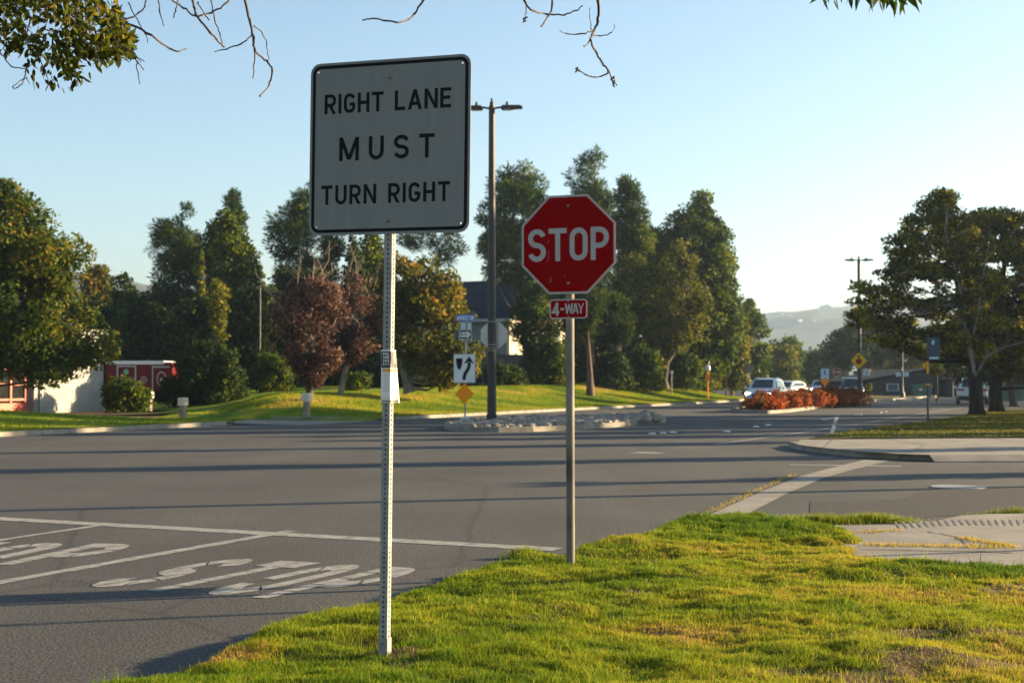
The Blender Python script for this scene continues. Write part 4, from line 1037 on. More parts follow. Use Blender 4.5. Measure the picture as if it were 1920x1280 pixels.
# local x = towards the street, local y = away; the corner nearest the camera is the origin
ez = at(950, 597, 115).z - 1.25; rz_ = at(950, 535, 120).z - 1.25 + .25
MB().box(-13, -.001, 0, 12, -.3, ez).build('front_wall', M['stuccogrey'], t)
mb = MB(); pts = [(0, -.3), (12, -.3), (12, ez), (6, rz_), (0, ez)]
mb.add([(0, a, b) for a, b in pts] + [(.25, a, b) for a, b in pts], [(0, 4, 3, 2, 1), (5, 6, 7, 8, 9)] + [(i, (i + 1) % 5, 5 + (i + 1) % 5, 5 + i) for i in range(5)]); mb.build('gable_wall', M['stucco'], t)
mb = MB(); e = .35
ro = [(-13.4, -.5, ez - .2), (.6, -.5, ez - .2), (.6, 6, rz_ + .12), (-9.5, 6, rz_ + .12), (-13.4, 12.5, ez - .2), (.6, 12.5, ez - .2)]
mb.add(ro + [(a, b, c + .18) for a, b, c in ro], [(3, 2, 1, 0), (0, 4, 3), (2, 3, 4, 5), (6, 7, 8, 9), (9, 10, 6), (11, 10, 9, 8), (0, 1, 7, 6), (1, 2, 8, 7), (2, 5, 11, 8), (5, 4, 10, 11), (4, 0, 6, 10)])
rf = mb.build('roof', M['roof'], t)
MB().box(-13.4, .6, -.62, -.5, ez - .25, ez - .02).build('fascia', M['greytrim'], t)
for x in (-3.2, -.8): MB().tube([(x, 5.2, rz_ - .4), (x, 5.2, rz_ + .5)], .09, 8).build('vent_pipe', M['galv'], rf)
MB().box(-2.5, -1.1, -1.5, -.02, ez - 2.3, ez - 2.2).build('porch_roof', M['roof'], t)
for (x, z) in ((-3.4, 2.35), (-1.4, .55), (-1.4, 3.6), (-6.5, 3.6), (-6.5, .55), (-10, 3.6)):
    fr = MB().box(x, x + 1.1, -.08, -.01, z, z + 1.2).build('window', M['trim'], t)
    mb = MB()
    for i in range(2):
        for j in range(2): mb.box(x + .09 + i * .49, x + .52 + i * .49, -.10, -.082, z + .10 + j * .53, z + .57 + j * .53)
    mb.build('pane', M['pane'], fr)
def board_fence(p0, p1, h, label, n, z):
    d = (p1 - p0); L = d.length; a = math.atan2(d.y, d.x)
    t = thing('fence', Vector((p0.x, p0.y, z)), label, 'fence', a)
    mb = MB(); k = int(L / .15)
    for i in range(k): mb.box(i * L / k, (i + 1) * L / k - .008, 0, .02, .05, h - .05 + .03 * rng.random())
    mb.build('board_panel', M['fence'], t)
    for i in range(n + 1): MB().box(i * L / n - .05, i * L / n + .05, .021, .12, -.1, h + .05).build('post', M['fence'], t)
    MB().box(0, L, .021, .06, h - .3, h - .2).build('rail', M['fence'], t)
board_fence(at(730, 740, 92), at(1000, 740, 97), 2.1, 'dark blue grey board fence in the shade between the autumn tree and the house', 8, 1.2)
# small path lamp on the left, and thin posts on the lawn
p = at(487, 660, 84); p.z = .3
t = thing('path_lamp', p, 'slim grey lamp with a flat single arm head before the dark left trees', 'street lamp', R(-10))
zt = at(487, 536, 84).z - .3
MB().tube([(0, 0, 0), (0, 0, zt)], [.07, .05], 8).build('pole', M['bronze'], t, smooth=True); MB().box(-.85, -.1, -.15, .15, zt - .16, zt - .04).build('lamp_head', M['bronze'], t, bevel=.02); MB().box(-.12, .06, -.04, .04, zt - .12, zt - .06).build('arm', M['bronze'], t)
for px, py0, Y, lab, hd in ((984, 696, 90, 'thin grey steel post at the hedge left of the stop sign pole', None), (1259, 700, 97, 'thin white post with a small cap on the shaded lawn', 'cap'), (1361, 700, 106, 'thin brown wooden stake on the lawn right of the yellow shrubs', None)):
    q = at(px, py0, Y); p = Vector((q.x, q.y, GH(q.x, q.y)))
    t = thing('lawn_post', p, lab, 'post', 0)
    MB().tube([(0, 0, -.1), (0, 0, q.z - p.z)], .045, 8).build('pole', M['galv'] if px != 1361 else M['bark'], t, smooth=True)
    if hd: MB().box(-.1, .1, -.05, .05, q.z - p.z - .02, q.z - p.z + .18).build('cap', M['trim'], t, bevel=.02)
q = at(1327, 682, 99); p = Vector((q.x, q.y, GH(q.x, q.y)))
t = thing('path_sign', p, 'white round headed post with an orange tag on the lawn before the yellow shrubs', 'marker post', R(-24)); zt = q.z - p.z
MB().tube([(0, 0, -.1), (0, 0, zt)], .05, 8).build('pole', M['orange'], t, smooth=True); MB().lathe([(.01, zt - .55), (.17, zt - .46), (.19, zt - .3), (.17, zt - .14), (.01, zt - .05)], 14).build('globe', M['trim'], t, smooth=True); MB().box(-.14, .14, -.06, -.05, zt - 1.2, zt - .75).build('tag', M['orange'], t)
MB().lathe([(.02, zt - .04), (.14, zt), (.12, zt + .16), (.01, zt + .2)], 10).build('cap', M['darkmetal'], t, smooth=True)
q = at(1405, 690, 118); p = Vector((q.x, q.y, GH(q.x, q.y)))
t = thing('stop_sign', p, 'dark back of a distant stop sign on a grey post behind the oncoming white car', 'stop sign', R(-10)); zt = q.z - p.z
MB().tube([(0, .02, -.1), (0, .02, zt + .3)], .05, 8).build('pole', M['galv'], t, smooth=True); MB().prism(octagon(0, zt, .40), -.02, -.01).build('sign_panel', M['bolpost'], t)

# ================================================================== FAR STREET
def far_sign(px, py_base, py, label, build, cat='traffic sign', Y=None, name='road_sign', rz=-.4, top=None, group=None):
    p = gp(px, py_base, 0.05) if Y is None else at(px, py_base, Y)
    z0 = p.z; zc = at(px, py, p.y).z - z0; s = p.y / F
    t = thing(name, p, label, cat, rz, group)
    MB().tube([(0, 0, -.3), (0, 0, (at(px, top, p.y).z - z0) if top else zc)], .04, 8).build('pole', M['galv'], t, smooth=True)
    build(t, zc, s); return t
p = gp(1692, 744, .12); p.z = .1
lamp2_loc = gp(1612, 749, .12); lamp2_loc.z = .1
lamp2 = street_lamp(lamp2_loc, 'tall twin head street lamp farther along the median, behind the yellow diamond sign', 'twin head street lamps on the medians', R(-4), H=at(1612, 486, lamp2_loc.y).z - .1)
# yellow diamond with red disc on the lamp
z_ = at(1610, 676, lamp2_loc.y).z
t = thing('stop_ahead_sign', Vector((lamp2_loc.x, lamp2_loc.y, 0)), 'yellow diamond sign with red disc and black arrow on the far street lamp', 'warning sign', R(-24))
hd_ = .60
MB().prism([(0, z_ - hd_), (hd_, z_), (0, z_ + hd_), (-hd_, z_)], -.25, -.24).build('sign_panel', M['yellow'], t)
MB().prism(octagon(0, z_ - .06, .21), -.262, -.252).build('red_octagon', M['signred'], t)
MB().prism(ccw([(-.05, z_ + .17), (.05, z_ + .17), (.05, z_ + .30), (.12, z_ + .30), (0, z_ + .44), (-.12, z_ + .30), (-.05, z_ + .30)]), -.262, -.252).build('arrow', M['black'], t)
# black ornamental lamp carrying two white panels
t = thing('crossing_sign_post', p, 'black post with two white panels on the brown grass median', 'sign post', R(-24))
zt = at(1692, 600, p.y).z - p.z; z_ = at(1692, 702, p.y).z - p.z
MB().lathe([(.22, 0), (.2, .35), (.1, .5), (.085, 1.2), (.07, zt)], 12).build('pole', M['darkmetal'], t, smooth=True)
for s in (-1, 1): MB().box(min(s * .08, s * .52), max(s * .08, s * .52), -.10, -.07, z_ - .17, z_ + .19).build('panel', M['palepanel'], t, bevel=.01)
MB().box(-.05, .06, -.09, -.06, z_ + .35, z_ + .6).build('small_tag', M['trim'], t)
def octa(m, r):
    def f(t, zc, s):
        MB().prism(octagon(0, zc, r), -.06, -.05).build('sign_panel', M[m], t); MB().ring(octagon(0, zc, r), octagon(0, zc, r * .9), -.066, -.0605).build('border', M['lettersW'], t)
    return f
def rectp(m, w_, h_):
    def f(t, zc, s): MB().box(-w_, w_, -.06, -.05, zc - h_, zc + h_).build('sign_panel', M[m], t, bevel=.01)
    return f
def stopw(r):
    def f(t, zc, s):
        octa('signred', r)(t, zc, s); sign_text('lettering', t, M['lettersW'], [('STOP', -r * .84, r * .84, zc - r * .33, r * .66, .18, .93)], -.067)
    return f
far_sign(1569, 738, 697.5, 'small red stop sign far down the road left of the yellow diamond', stopw(.42), 'stop sign', Y=150, name='stop_sign')
far_sign(1787, 738, 702, 'small red stop sign by the house at the far right of the road', stopw(.42), 'stop sign', Y=120, name='stop_sign')
far_sign(1547, 728, 701, 'pale blue and white sign beyond the dark car on the far road', lambda t, zc, s: (rectp('palepanel', .42, .55)(t, zc, s), MB().box(-.1, .1, -.07, -.062, zc - .1, zc + .42).build('symbol', M['blue'], t)), Y=150)
far_sign(1625, 738, 701, 'tall white regulatory sign right of the yellow diamond sign', lambda t, zc, s: (rectp('signwhite2', .32, .50)(t, zc, s), MB().box(-.05, .05, -.07, -.062, zc - .3, zc + .3).build('symbol', M['greytrim'], t)), Y=135)
far_sign(1881, 745, 697, 'orange roadwork sign half hidden behind the right tree trunks', lambda t, zc, s: MB().prism([(0, zc - .5), (.5, zc), (0, zc + .5), (-.5, zc)], -.06, -.05).build('sign_panel', M['orange'], t), 'warning sign', Y=110)
far_sign(1547, 727, 715, 'small orange diamond marker among the far cars', lambda t, zc, s: MB().prism([(0, zc - .4), (.4, zc), (0, zc + .4), (-.4, zc)], -.1, -.09).build('sign_panel', M['orange'], t), 'warning sign', Y=128)

# ------------------------------------------------------------------ cars
def section(w_, zb, zs, zbelt, crown):
    return [(0, zb), (w_ * .82, zb), (w_ * .97, zb + .10), (w_, zs), (w_ * .985, zbelt - .10), (w_ * .92, zbelt), (w_ * .5, zbelt + crown), (0, zbelt + crown * 1.2)]
def car(name, loc, rz, label, paint='carwhite', L=4.6, W=1.88, H=1.64, lights=False, cat='car', group=None, hood=.98):
    """local x is forward; body, glasshouse, wheels, lamps"""
    t = thing(name, loc, label, cat, rz, group); h = W / 2; m = M[paint]
    st = [(-L / 2, .62, .90, .48, .70), (-L / 2 + .06, .86, .98, .40, .66), (-L / 2 + .35, .97, 1.04, .30, .60), (-L * .22, 1.0, 1.02, .26, .6), (0, 1.0, 1.0, .25, .6), (L * .20, 1.0, 1.0, .26, .6), (L * .28, .99, hood + .02, .26, .6), (L / 2 - .45, .96, hood - .08, .28, .58), (L / 2 - .12, .87, hood - .20, .32, .52), (L / 2, .70, hood - .34, .42, .52)]
    mb = MB(); rows = []
    for x, wf, zb, z0, zs in st:
        se = section(h * wf, z0, zs, zb, .05); rows.append([(x, y, z) for y, z in se] + [(x, -y, z) for y, z in reversed(se[1:-1])])
    k = len(rows[0]); vs = [p for r in rows for p in r]
    fs = [(i * k + j, i * k + (j + 1) % k, (i + 1) * k + (j + 1) % k, (i + 1) * k + j) for i in range(len(rows) - 1) for j in range(k)] + [tuple(range(k - 1, -1, -1)), tuple((len(rows) - 1) * k + j for j in range(k))]
    mb.add(vs, fs)
    # glasshouse
    g = [(-L / 2 + .18, .80, 1.00, 1.02), (-L / 2 + .62, .70, 1.0, H - .07), (-L * .2, .68, 1.0, H), (L * .02, .68, 1.0, H - .01), (L * .10, .69, 1.0, H - .07), (L * .29, .84, hood, hood + .02)]
    rows = []
    for x, wf, zb, zt in g: rows.append([(x, h * .90, zb - .05), (x, h * (wf + .04), zt - .05), (x, h * (wf - .06), zt), (x, 0, zt + .02), (x, -h * (wf - .06), zt), (x, -h * (wf + .04), zt - .05), (x, -h * .90, zb - .05)])
    k = 7; vs = [p for r in rows for p in r]; mb.add(vs, [(i * k + j, i * k + j + 1, (i + 1) * k + j + 1, (i + 1) * k + j) for i in range(len(rows) - 1) for j in range(k - 1)] + [tuple(range(6, -1, -1)), tuple((len(rows) - 1) * k + j for j in range(k))])
    b = mb.build('body', m, t, smooth=True)
    G = [Vector(p) for p in vs]
    def glass(nm, quad, off):
        c = [Vector(q) for q in quad]; n_ = (c[1] - c[0]).cross(c[2] - c[0]).normalized(); ce = sum(c, Vector()) / len(c)
        if n_.dot(ce - Vector((0, 0, 1.0))) < 0: n_ = -n_; c.reverse()
        c = [ce + (q - ce) * .93 + n_ * off for q in c]; mbb = MB(); mbb.add(c, [tuple(range(len(c)))]); return mbb.build(nm, M['carglass'], t)
    wsh = [(L * .285, h * .74, hood + .05), (L * .105, h * .62, H - .09), (L * .105, -h * .62, H - .09), (L * .285, -h * .74, hood + .05)]; glass('windscreen', wsh, .03)
    glass('rear_window', [(-L / 2 + .20, h * .72, 1.06), (-L / 2 + .58, h * .62, H - .10), (-L / 2 + .58, -h * .62, H - .10), (-L / 2 + .20, -h * .72, 1.06)], .03)
    for s in (1, -1):
        glass('side_window', [(-L * .36, s * h * .90, 1.02), (L * .22, s * h * .90, 1.01), (L * .06, s * h * .735, H - .12), (-L * .31, s * h * .735, H - .12)], .025)
        for x in (L * .31, -L * .29):
            mt = Matrix.Translation((x, s * (h - .10), .34)) @ Matrix.Rotation(R(90), 4, 'X')
            wl = MB().lathe([(.26, -.11), (.33, -.10), (.345, -.06), (.345, .06), (.33, .10), (.26, .11)], 20, mt).build('wheel', M['tyre'], t, smooth=True)
            MB().lathe([(.22, -.118), (.22, .118)], 16, mt).build('rim', M['rim'], wl)
            MB().lathe([(.43, -.085), (.43, .085)], 18, Matrix.Translation((x, s * (h - .082), .40)) @ Matrix.Rotation(R(90), 4, 'X')).build('wheel_arch', M['carplastic'], t)
        MB().box(L * .20, L * .24, s * h * .98 if s > 0 else -h * 1.16, h * 1.16 if s > 0 else -h * .98, 1.0, 1.14).build('wing_mirror', m, t, bevel=.03)
        y0, y1 = sorted((s * h * .52, s * h * .83))
        MB().prism(rrect(y0, y1, hood - .36, hood - .22, .05, 3), -.05, .05).build('headlight', M['headlamp'] if lights else M['lens'], t, bevel=.01).matrix_local = Matrix.Translation((L / 2 - .08, 0, 0)) @ Matrix.Rotation(R(90), 4, 'Z')
        y0, y1 = sorted((s * h * .50, s * h * .93))
        MB().box(-L / 2 - .03, -L / 2 + .14, y0, y1, .86, 1.0).build('tail_light', M['tail'], t, bevel=.03)
    MB().box(L / 2 - .14, L / 2 + .015, -h * .44, h * .44, .42, .70).build('grille', M['carplastic'], t, bevel=.04)
    MB().box(L / 2 - .3, L / 2 - .01, -h * .86, h * .86, .24, .40).build('front_bumper', M['carplastic'], t, bevel=.03)
    MB().box(-L / 2 - .01, -L / 2 + .3, -h * .9, h * .9, .28, .54).build('rear_bumper', M['carplastic'], t, bevel=.03)
    MB().box(-L / 2 - .045, -L / 2 - .012, -.26, .26, .66, .78).build('number_plate', M['plate'], t)
    MB().box(L / 2 + .016, L / 2 + .028, -.22, .22, .44, .54).build('number_plate', M['plate'], t)
    for s in (1, -1):
        MB().tube([(-L * .33, s * h * .62, H - .02), (-L * .28, s * h * .64, H + .04), (L * .03, s * h * .64, H + .03), (L * .06, s * h * .63, H - .02)], .018, 6).build('roof_rail', M['carplastic'], t)
    return t
def heading(dx, dy): return math.atan2(dy, dx)
c1 = gp(1436, 757.5, 0.0)
car('parked_car', Vector((c1.x, c1.y, 0)), heading(-.36, -.93), 'white SUV with lit headlights coming towards the camera behind the red bushes', 'carwhite', lights=True, L=4.7, W=2.0, H=1.66, cat='car').name = 'white_car'
q = at(1479, 732, 118); car('white_car', Vector((q.x, q.y, 0)), heading(-.62, -.78), 'small white hatchback following right behind the oncoming white SUV', 'carwhite', L=4.1, W=1.75, H=1.45, hood=.86)
q = at(1538, 728, 142); car('silver_car', Vector((q.x, q.y, 0)), heading(-.3, -.95), 'silver car with bright headlights far behind the middle of the red bushes', 'carsilver', lights=True, W=1.8, H=1.5, L=4.3, hood=.9)
q = at(1597, 730, 112); car('dark_car', Vector((q.x, q.y, 0)), heading(-.22, -.97), 'dark minivan approaching behind the right end of the red bushes', 'carblack', lights=False, W=1.95, H=1.72, L=4.7)
q = at(1404, 724, 150); car('dark_car', Vector((q.x, q.y, .3)), heading(-.8, -.6), 'dark car far off left of the oncoming white SUV', 'carblack', lights=True, W=1.8, H=1.45, L=4.4, hood=.88)
c2 = gp(1823, 757, 0)
car('white_car', Vector((c2.x, c2.y, 0)), heading(.30, .95), 'white SUV driving away, seen from behind between the right tree trunks', 'carwhite', L=4.7, W=1.95, H=1.68)

# ------------------------------------------------------------------ trees
COVK = 2.4
def leaf_arrays(cl, leaf, cov, aspect=.5, radial=.35, flat=.85, shell=.45, r=None):
    """leaves round the clump centres cl = [(x,y,z,r)]"""
    r = r or NR; P = []; N = []
    for (x, y, z, cr) in cl:
        n = max(6, int(cov * COVK * math.pi * cr * cr / (leaf * leaf * aspect)))
        d = r.normal(0, 1, (n, 3)); d /= np.linalg.norm(d, axis=1)[:, None] + 1e-9
        rho = cr * (shell + (1 - shell) * r.random(n) ** .6)
        rho *= 1 + .25 * np.sin(d[:, 0] * 5 + x * 3) * np.sin(d[:, 2] * 6 + z * 3)
        P.append(np.array([x, y, z]) + d * rho[:, None] * np.array([1, 1, flat])); N.append(d)
    P = np.concatenate(P); N = np.concatenate(N); n = len(P)
    rnd = r.normal(0, 1, (n, 3)); rnd /= np.linalg.norm(rnd, axis=1)[:, None] + 1e-9
    ax = N * radial + rnd * (1 - radial) + np.array([0, 0, .10]); ax /= np.linalg.norm(ax, axis=1)[:, None] + 1e-9   # leaf direction
    nn = r.normal(0, 1, (n, 3)) + N * 1.7 + np.array([0, 0, .3]); sd_ = np.cross(ax, nn); sd_ /= np.linalg.norm(sd_, axis=1)[:, None] + 1e-9
    up = np.cross(sd_, ax)
    l = (leaf * (.65 + .7 * r.random(n)))[:, None]; w_ = l * aspect * .5
    V = np.stack([P - ax * l * .5, P + sd_ * w_ + up * l * .10, P + ax * l * .5, P - sd_ * w_ + up * l * .10], 1).reshape(-1, 3)
    Q = np.arange(n * 4).reshape(-1, 4)
    return V, Q, np.repeat(r.random(n), 4)
def tree(name, label, rows, Y, kind, bark='bark', base=None, leaf=.26, cr=.85, cov=1.5, dens=1.0, tr=.22, cat='tree', aspect=.5, flat=.8, radial=.3, group=None, dz=.75, trunk=True, dead=0, path=None, hollow=.45, z0=None):
    zs_ = [r_[0] for r_ in rows]; bx = base if base is not None else sum(rows[-1][1:3]) / 2
    pb = at(bx, 712, Y); pb.z = GH(pb.x, pb.y) if z0 is None else z0
    sc = Y / F; ctr = lambda py: pb.z * 0 + at(0, py, Y).z - pb.z
    t = thing(name, pb, label, cat, 0, group)
    rr = np.random.default_rng(abs(hash_(label)) % 99991)
    # clumps inside the traced silhouette, as thick as it is wide
    area = 0
    for i in range(len(rows) - 1): area += (rows[i + 1][0] - rows[i][0]) * ((rows[i][2] - rows[i][1]) + (rows[i + 1][2] - rows[i + 1][1])) / 2
    area *= sc * sc; n = max(5, int(dens * 3.6 * area / (math.pi * cr * cr * .55)))
    wts = np.array([max(.01, (rows[i + 1][0] - rows[i][0]) * ((rows[i][2] - rows[i][1]) + (rows[i + 1][2] - rows[i + 1][1])) / 2) for i in range(len(rows) - 1)]); wts /= wts.sum()
    cl = []
    for _ in range(n):
        i = rr.choice(len(wts), p=wts); f = rr.random(); py = rows[i][0] + f * (rows[i + 1][0] - rows[i][0])
        xl = rows[i][1] + f * (rows[i + 1][1] - rows[i][1]); xr = rows[i][2] + f * (rows[i + 1][2] - rows[i][2])
        hw = (xr - xl) / 2 * sc; c0 = ((xl + xr) / 2 - bx) * sc; r0 = cr * (.55 + .75 * rr.random()); r0 = min(r0, max(.28 * cr, hw * .8))
        a = rr.random() * 6.283; rho = rr.random() ** hollow; k = max(.05, hw - r0 * .5)
        cl.append((c0 + k * rho * math.cos(a), max(k, .4) * dz * rho * math.sin(a), ctr(py), r0))
    V, Q, T = leaf_arrays(cl, leaf, cov, aspect, radial, flat, .35, rr)
    mesh_np('crown' if cat != 'shrub' else 'foliage', V, Q, LF[kind], T, t)
    if trunk:
        mb = MB(); top = ctr(rows[0][0]) * .93
        if path: ax = [Vector(((x - bx) * sc, 0, ctr(y))) for x, y in path]
        else:
            def cx(z):
                py = 712 - (z + pb.z - CH) / sc
                for i in range(len(rows) - 1):
                    if rows[i][0] <= py <= rows[i + 1][0]:
                        f = (py - rows[i][0]) / (rows[i + 1][0] - rows[i][0]); return ((rows[i][1] * (1 - f) + rows[i + 1][1] * f + rows[i][2] * (1 - f) + rows[i + 1][2] * f) / 2 - bx) * sc
                return ((rows[-1][1] + rows[-1][2]) / 2 - bx) * sc
            zb = ctr(rows[-1][0]); zl = [0, .25, .5, .75, 1.0]
            ax = [Vector((0, 0, -.2)), Vector((0, 0, .05))]
            if zb > .5: ax.append(Vector((cx(zb) * .4, 0, zb * .6)))
            for f in (.2, .45, .7, 1): z = max(zb, .3) + (top - max(zb, .3)) * f; ax.append(Vector((cx(z) * min(1, .5 + f) + rr.normal(0, .08), rr.normal(0, .08), z)))
        L_ = len(ax); rad = [tr * (1.35 if i == 0 else 1) * (1 - .88 * i / (L_ - 1)) + .012 for i in range(L_)]
        mb.tube(ax, rad, 9)
        order = rr.permutation(len(cl))[:max(4, int(len(cl) * .4))]
        for j in order:
            c = Vector(cl[j][:3]); cand = [p for p in ax if p.z < c.z - .1]; s = cand[-1] if cand else ax[min(1, L_ - 1)]
            i0 = ax.index(s); s2 = s.lerp(ax[min(i0 + 1, L_ - 1)], rr.random() * .6); mid = s2.lerp(c, .5) + Vector((rr.normal(0, .15), rr.normal(0, .15), -.08 * (c - s2).length + rr.normal(0, .1)))
            k = max(.018, rad[i0] * .33); mb.tube([s2, mid, c], [k, k * .6, .012], 5, False)
        mb.build('trunk' if cat != 'shrub' else 'stem', M[bark], t, smooth=True)
    if dead:
        mb = MB(); topz = ctr(rows[0][0])
        for _ in range(dead):
            c = cl[rr.integers(len(cl))]; s = Vector(c[:3]); d = Vector((rr.normal(0, .35), rr.normal(0, .3), rr.uniform(.5, 1.1))).normalized(); ln = rr.uniform(.9, 2.0)
            m_ = s + d * ln * .5 + Vector((rr.normal(0, .1), 0, 0)); e_ = s + d * ln + Vector((rr.normal(0, .25), 0, 0)); mb.tube([s, m_, e_], [.022, .016, .006], 5, False)
            for _k in range(3):
                b_ = s.lerp(e_, rr.uniform(.4, .9)); mb.tube([b_, b_ + Vector((rr.normal(0, .25), rr.normal(0, .2), rr.uniform(.15, .5)))], [.010, .004], 4, False)
        mb.build('bare_twigs', M['deadtwig'], t)
    return t
def hash_(s):
    h = 5381
    for c in s: h = (h * 33 + ord(c)) & 0xffffffff
    return h
T_ = tree
# left
T_('broadleaf_tree', 'big broad green tree with reddish tips at the far left before the fire station', [(350, -60, 15), (372, -110, 60), (402, -140, 88), (432, -150, 122), (470, -170, 160), (500, -180, 164), (540, -180, 138), (580, -180, 168), (610, -180, 196), (640, -180, 208), (662, -180, 200), (684, -150, 178), (694, 60, 160)], 56, 'tip', base=-150, leaf=.20, cr=.85, cov=1.5, tr=.30, dens=1.35, hollow=.4)
T_('broadleaf_tree', 'small brownish tree showing between the big left tree and the dark wood', [(497, 172, 192), (515, 158, 212), (560, 140, 224), (600, 135, 228), (660, 135, 230)], 112, 'autumn', leaf=.34, cr=.9)
T_('broadleaf_tree', 'dark spiky tree in front of the distant left hill', [(513, 225, 238), (530, 207, 262), (555, 212, 255), (585, 200, 268), (640, 195, 285), (735, 195, 290)], 100, 'dark', leaf=.32, cr=.8)
T_('pine_tree', 'open pine with a narrow top spire at the left end of the dark wood', [(373, 338, 358), (398, 326, 362), (415, 322, 356), (426, 274, 368), (440, 272, 382), (470, 276, 386), (500, 296, 388), (545, 278, 388), (600, 268, 384), (650, 268, 384)], 95, 'pine', leaf=.36, aspect=.16, cr=.75, cov=1.1, dens=.85, radial=.7, tr=.2)
T_('ivy_clad_tree', 'rounded ivy covered tree mass below the tufted pine top', [(400, 408, 446), (412, 396, 456), (430, 388, 464), (455, 380, 472), (480, 372, 482), (510, 366, 490), (545, 360, 496), (600, 358, 502), (680, 360, 505)], 92, 'mid', leaf=.26, cr=.7, cov=1.7, dens=1.7, hollow=.35)
T_('pine_tree', 'pine whose tufted top stands above the ivy covered tree', [(355, 431, 443), (372, 420, 453), (393, 416, 457), (398, 422, 455), (402, 446, 466), (415, 450, 466), (420, 434, 452), (470, 420, 450)], 94.5, 'pine', leaf=.34, aspect=.16, cr=.55, cov=1.3, radial=.7, tr=.16)
T_('cedar_tree', 'feathery blue green cedar behind the left edge of the lane sign', [(346, 566, 592), (368, 545, 600), (395, 520, 612), (405, 498, 630), (440, 498, 644), (480, 500, 648), (530, 512, 650), (590, 515, 655), (660, 515, 655)], 98, 'pine', leaf=.36, aspect=.18, cr=.8, cov=1.15, dens=.9, radial=.7, tr=.22)
T_('cypress', 'slim dark cypress just left of the perforated post', [(436, 655, 666), (465, 648, 676), (520, 642, 684), (590, 645, 682), (660, 645, 682)], 93, 'dark', leaf=.26, cr=.45, cov=1.6)
T_('broadleaf_tree', 'mid green tree behind the perforated post under the lane sign', [(437, 676, 716), (465, 668, 730), (510, 664, 738), (600, 660, 745), (690, 660, 745)], 97, 'mid', leaf=.3, cr=.8)
for lab, rows, Y in (('dense dark evergreen filling the wood left of the path lamp', [(560, 250, 300), (590, 225, 335), (640, 210, 350), (740, 205, 350)], 90), ('dense dark evergreen under the ivy covered tree', [(555, 345, 410), (600, 325, 440), (660, 315, 450), (740, 315, 450)], 88), ('dense dark evergreen between the path lamp and the purple tree', [(545, 450, 510), (590, 430, 545), (660, 420, 560), (740, 420, 560)], 89)):
    T_('evergreen_tree', lab, rows, Y, 'dark', leaf=.28, cr=.9, cov=1.7, dens=1.25, group='dark evergreens of the left wood')
for lab, rows, Y in (('dark evergreen at the left end of the wood behind the red trailer', [(585, 150, 200), (610, 135, 240), (660, 130, 260), (740, 130, 260)], 93), ('dark evergreen of the wood behind the purple tree', [(520, 520, 600), (560, 500, 650), (640, 490, 670), (740, 490, 670)], 94), ('dark evergreen of the wood behind the reddish plum', [(560, 620, 700), (600, 610, 760), (660, 610, 800), (740, 610, 800)], 92)):
    T_('evergreen_tree', lab, rows, Y, 'dark', leaf=.28, cr=.9, cov=1.7, dens=1.25, group='dark evergreens of the left wood')
T_('young_tree', 'yellow green sapling lit in front of the dark left wood', [(520, 392, 400), (545, 388, 430), (575, 390, 428), (620, 395, 425), (680, 395, 425)], 84, 'lime', leaf=.24, cr=.42, cov=1.1, tr=.07)
T_('young_tree', 'slim bright green spire of foliage in the dark left wood', [(468, 374, 379), (490, 371, 382), (520, 370, 384), (560, 370, 386)], 88, 'lime', leaf=.22, cr=.3, cov=1.3, tr=.06)
# plums and the autumn tree
T_('plum_tree', 'purple leaved plum tree, the nearer of the two, behind a bollard light', [(522, 556, 605), (540, 528, 640), (565, 508, 652), (590, 496, 660), (620, 492, 662), (655, 505, 655), (685, 530, 635), (705, 555, 618), (722, 568, 602)], 58, 'plum', base=578, leaf=.13, cr=.45, cov=1.0, dens=.8, tr=.20, dead=26, bark='bark')
T_('plum_tree', 'reddish plum with bare twigs on top, right behind the purple one', [(520, 640, 690), (545, 628, 702), (580, 615, 714), (620, 612, 722), (650, 615, 715), (675, 625, 690)], 63, 'plum', base=638, leaf=.13, cr=.45, cov=.9, dens=.75, tr=.15, dead=34, bark='barkgrey')
T_('autumn_tree', 'broad tree turning orange on its right side behind the perforated post', [(488, 730, 800), (505, 705, 845), (530, 692, 865), (560, 690, 875), (590, 692, 882), (620, 704, 892), (650, 715, 908), (680, 745, 906), (705, 790, 890), (716, 800, 860)], 65, 'autumn', base=765, leaf=.22, cr=.75, cov=1.45, tr=.22, bark='barkgrey', path=[(768, 736), (762, 715), (755, 690), (757, 640), (775, 580), (790, 500)])
T_('pine_tree', 'thin airy pine against the sky left of the tall median lamp', [(410, 760, 800), (430, 770, 868), (450, 740, 876), (475, 790, 880), (495, 800, 866)], 104, 'pine', base=800, leaf=.36, aspect=.14, cr=.6, cov=.75, dens=.75, radial=.75, tr=.16)
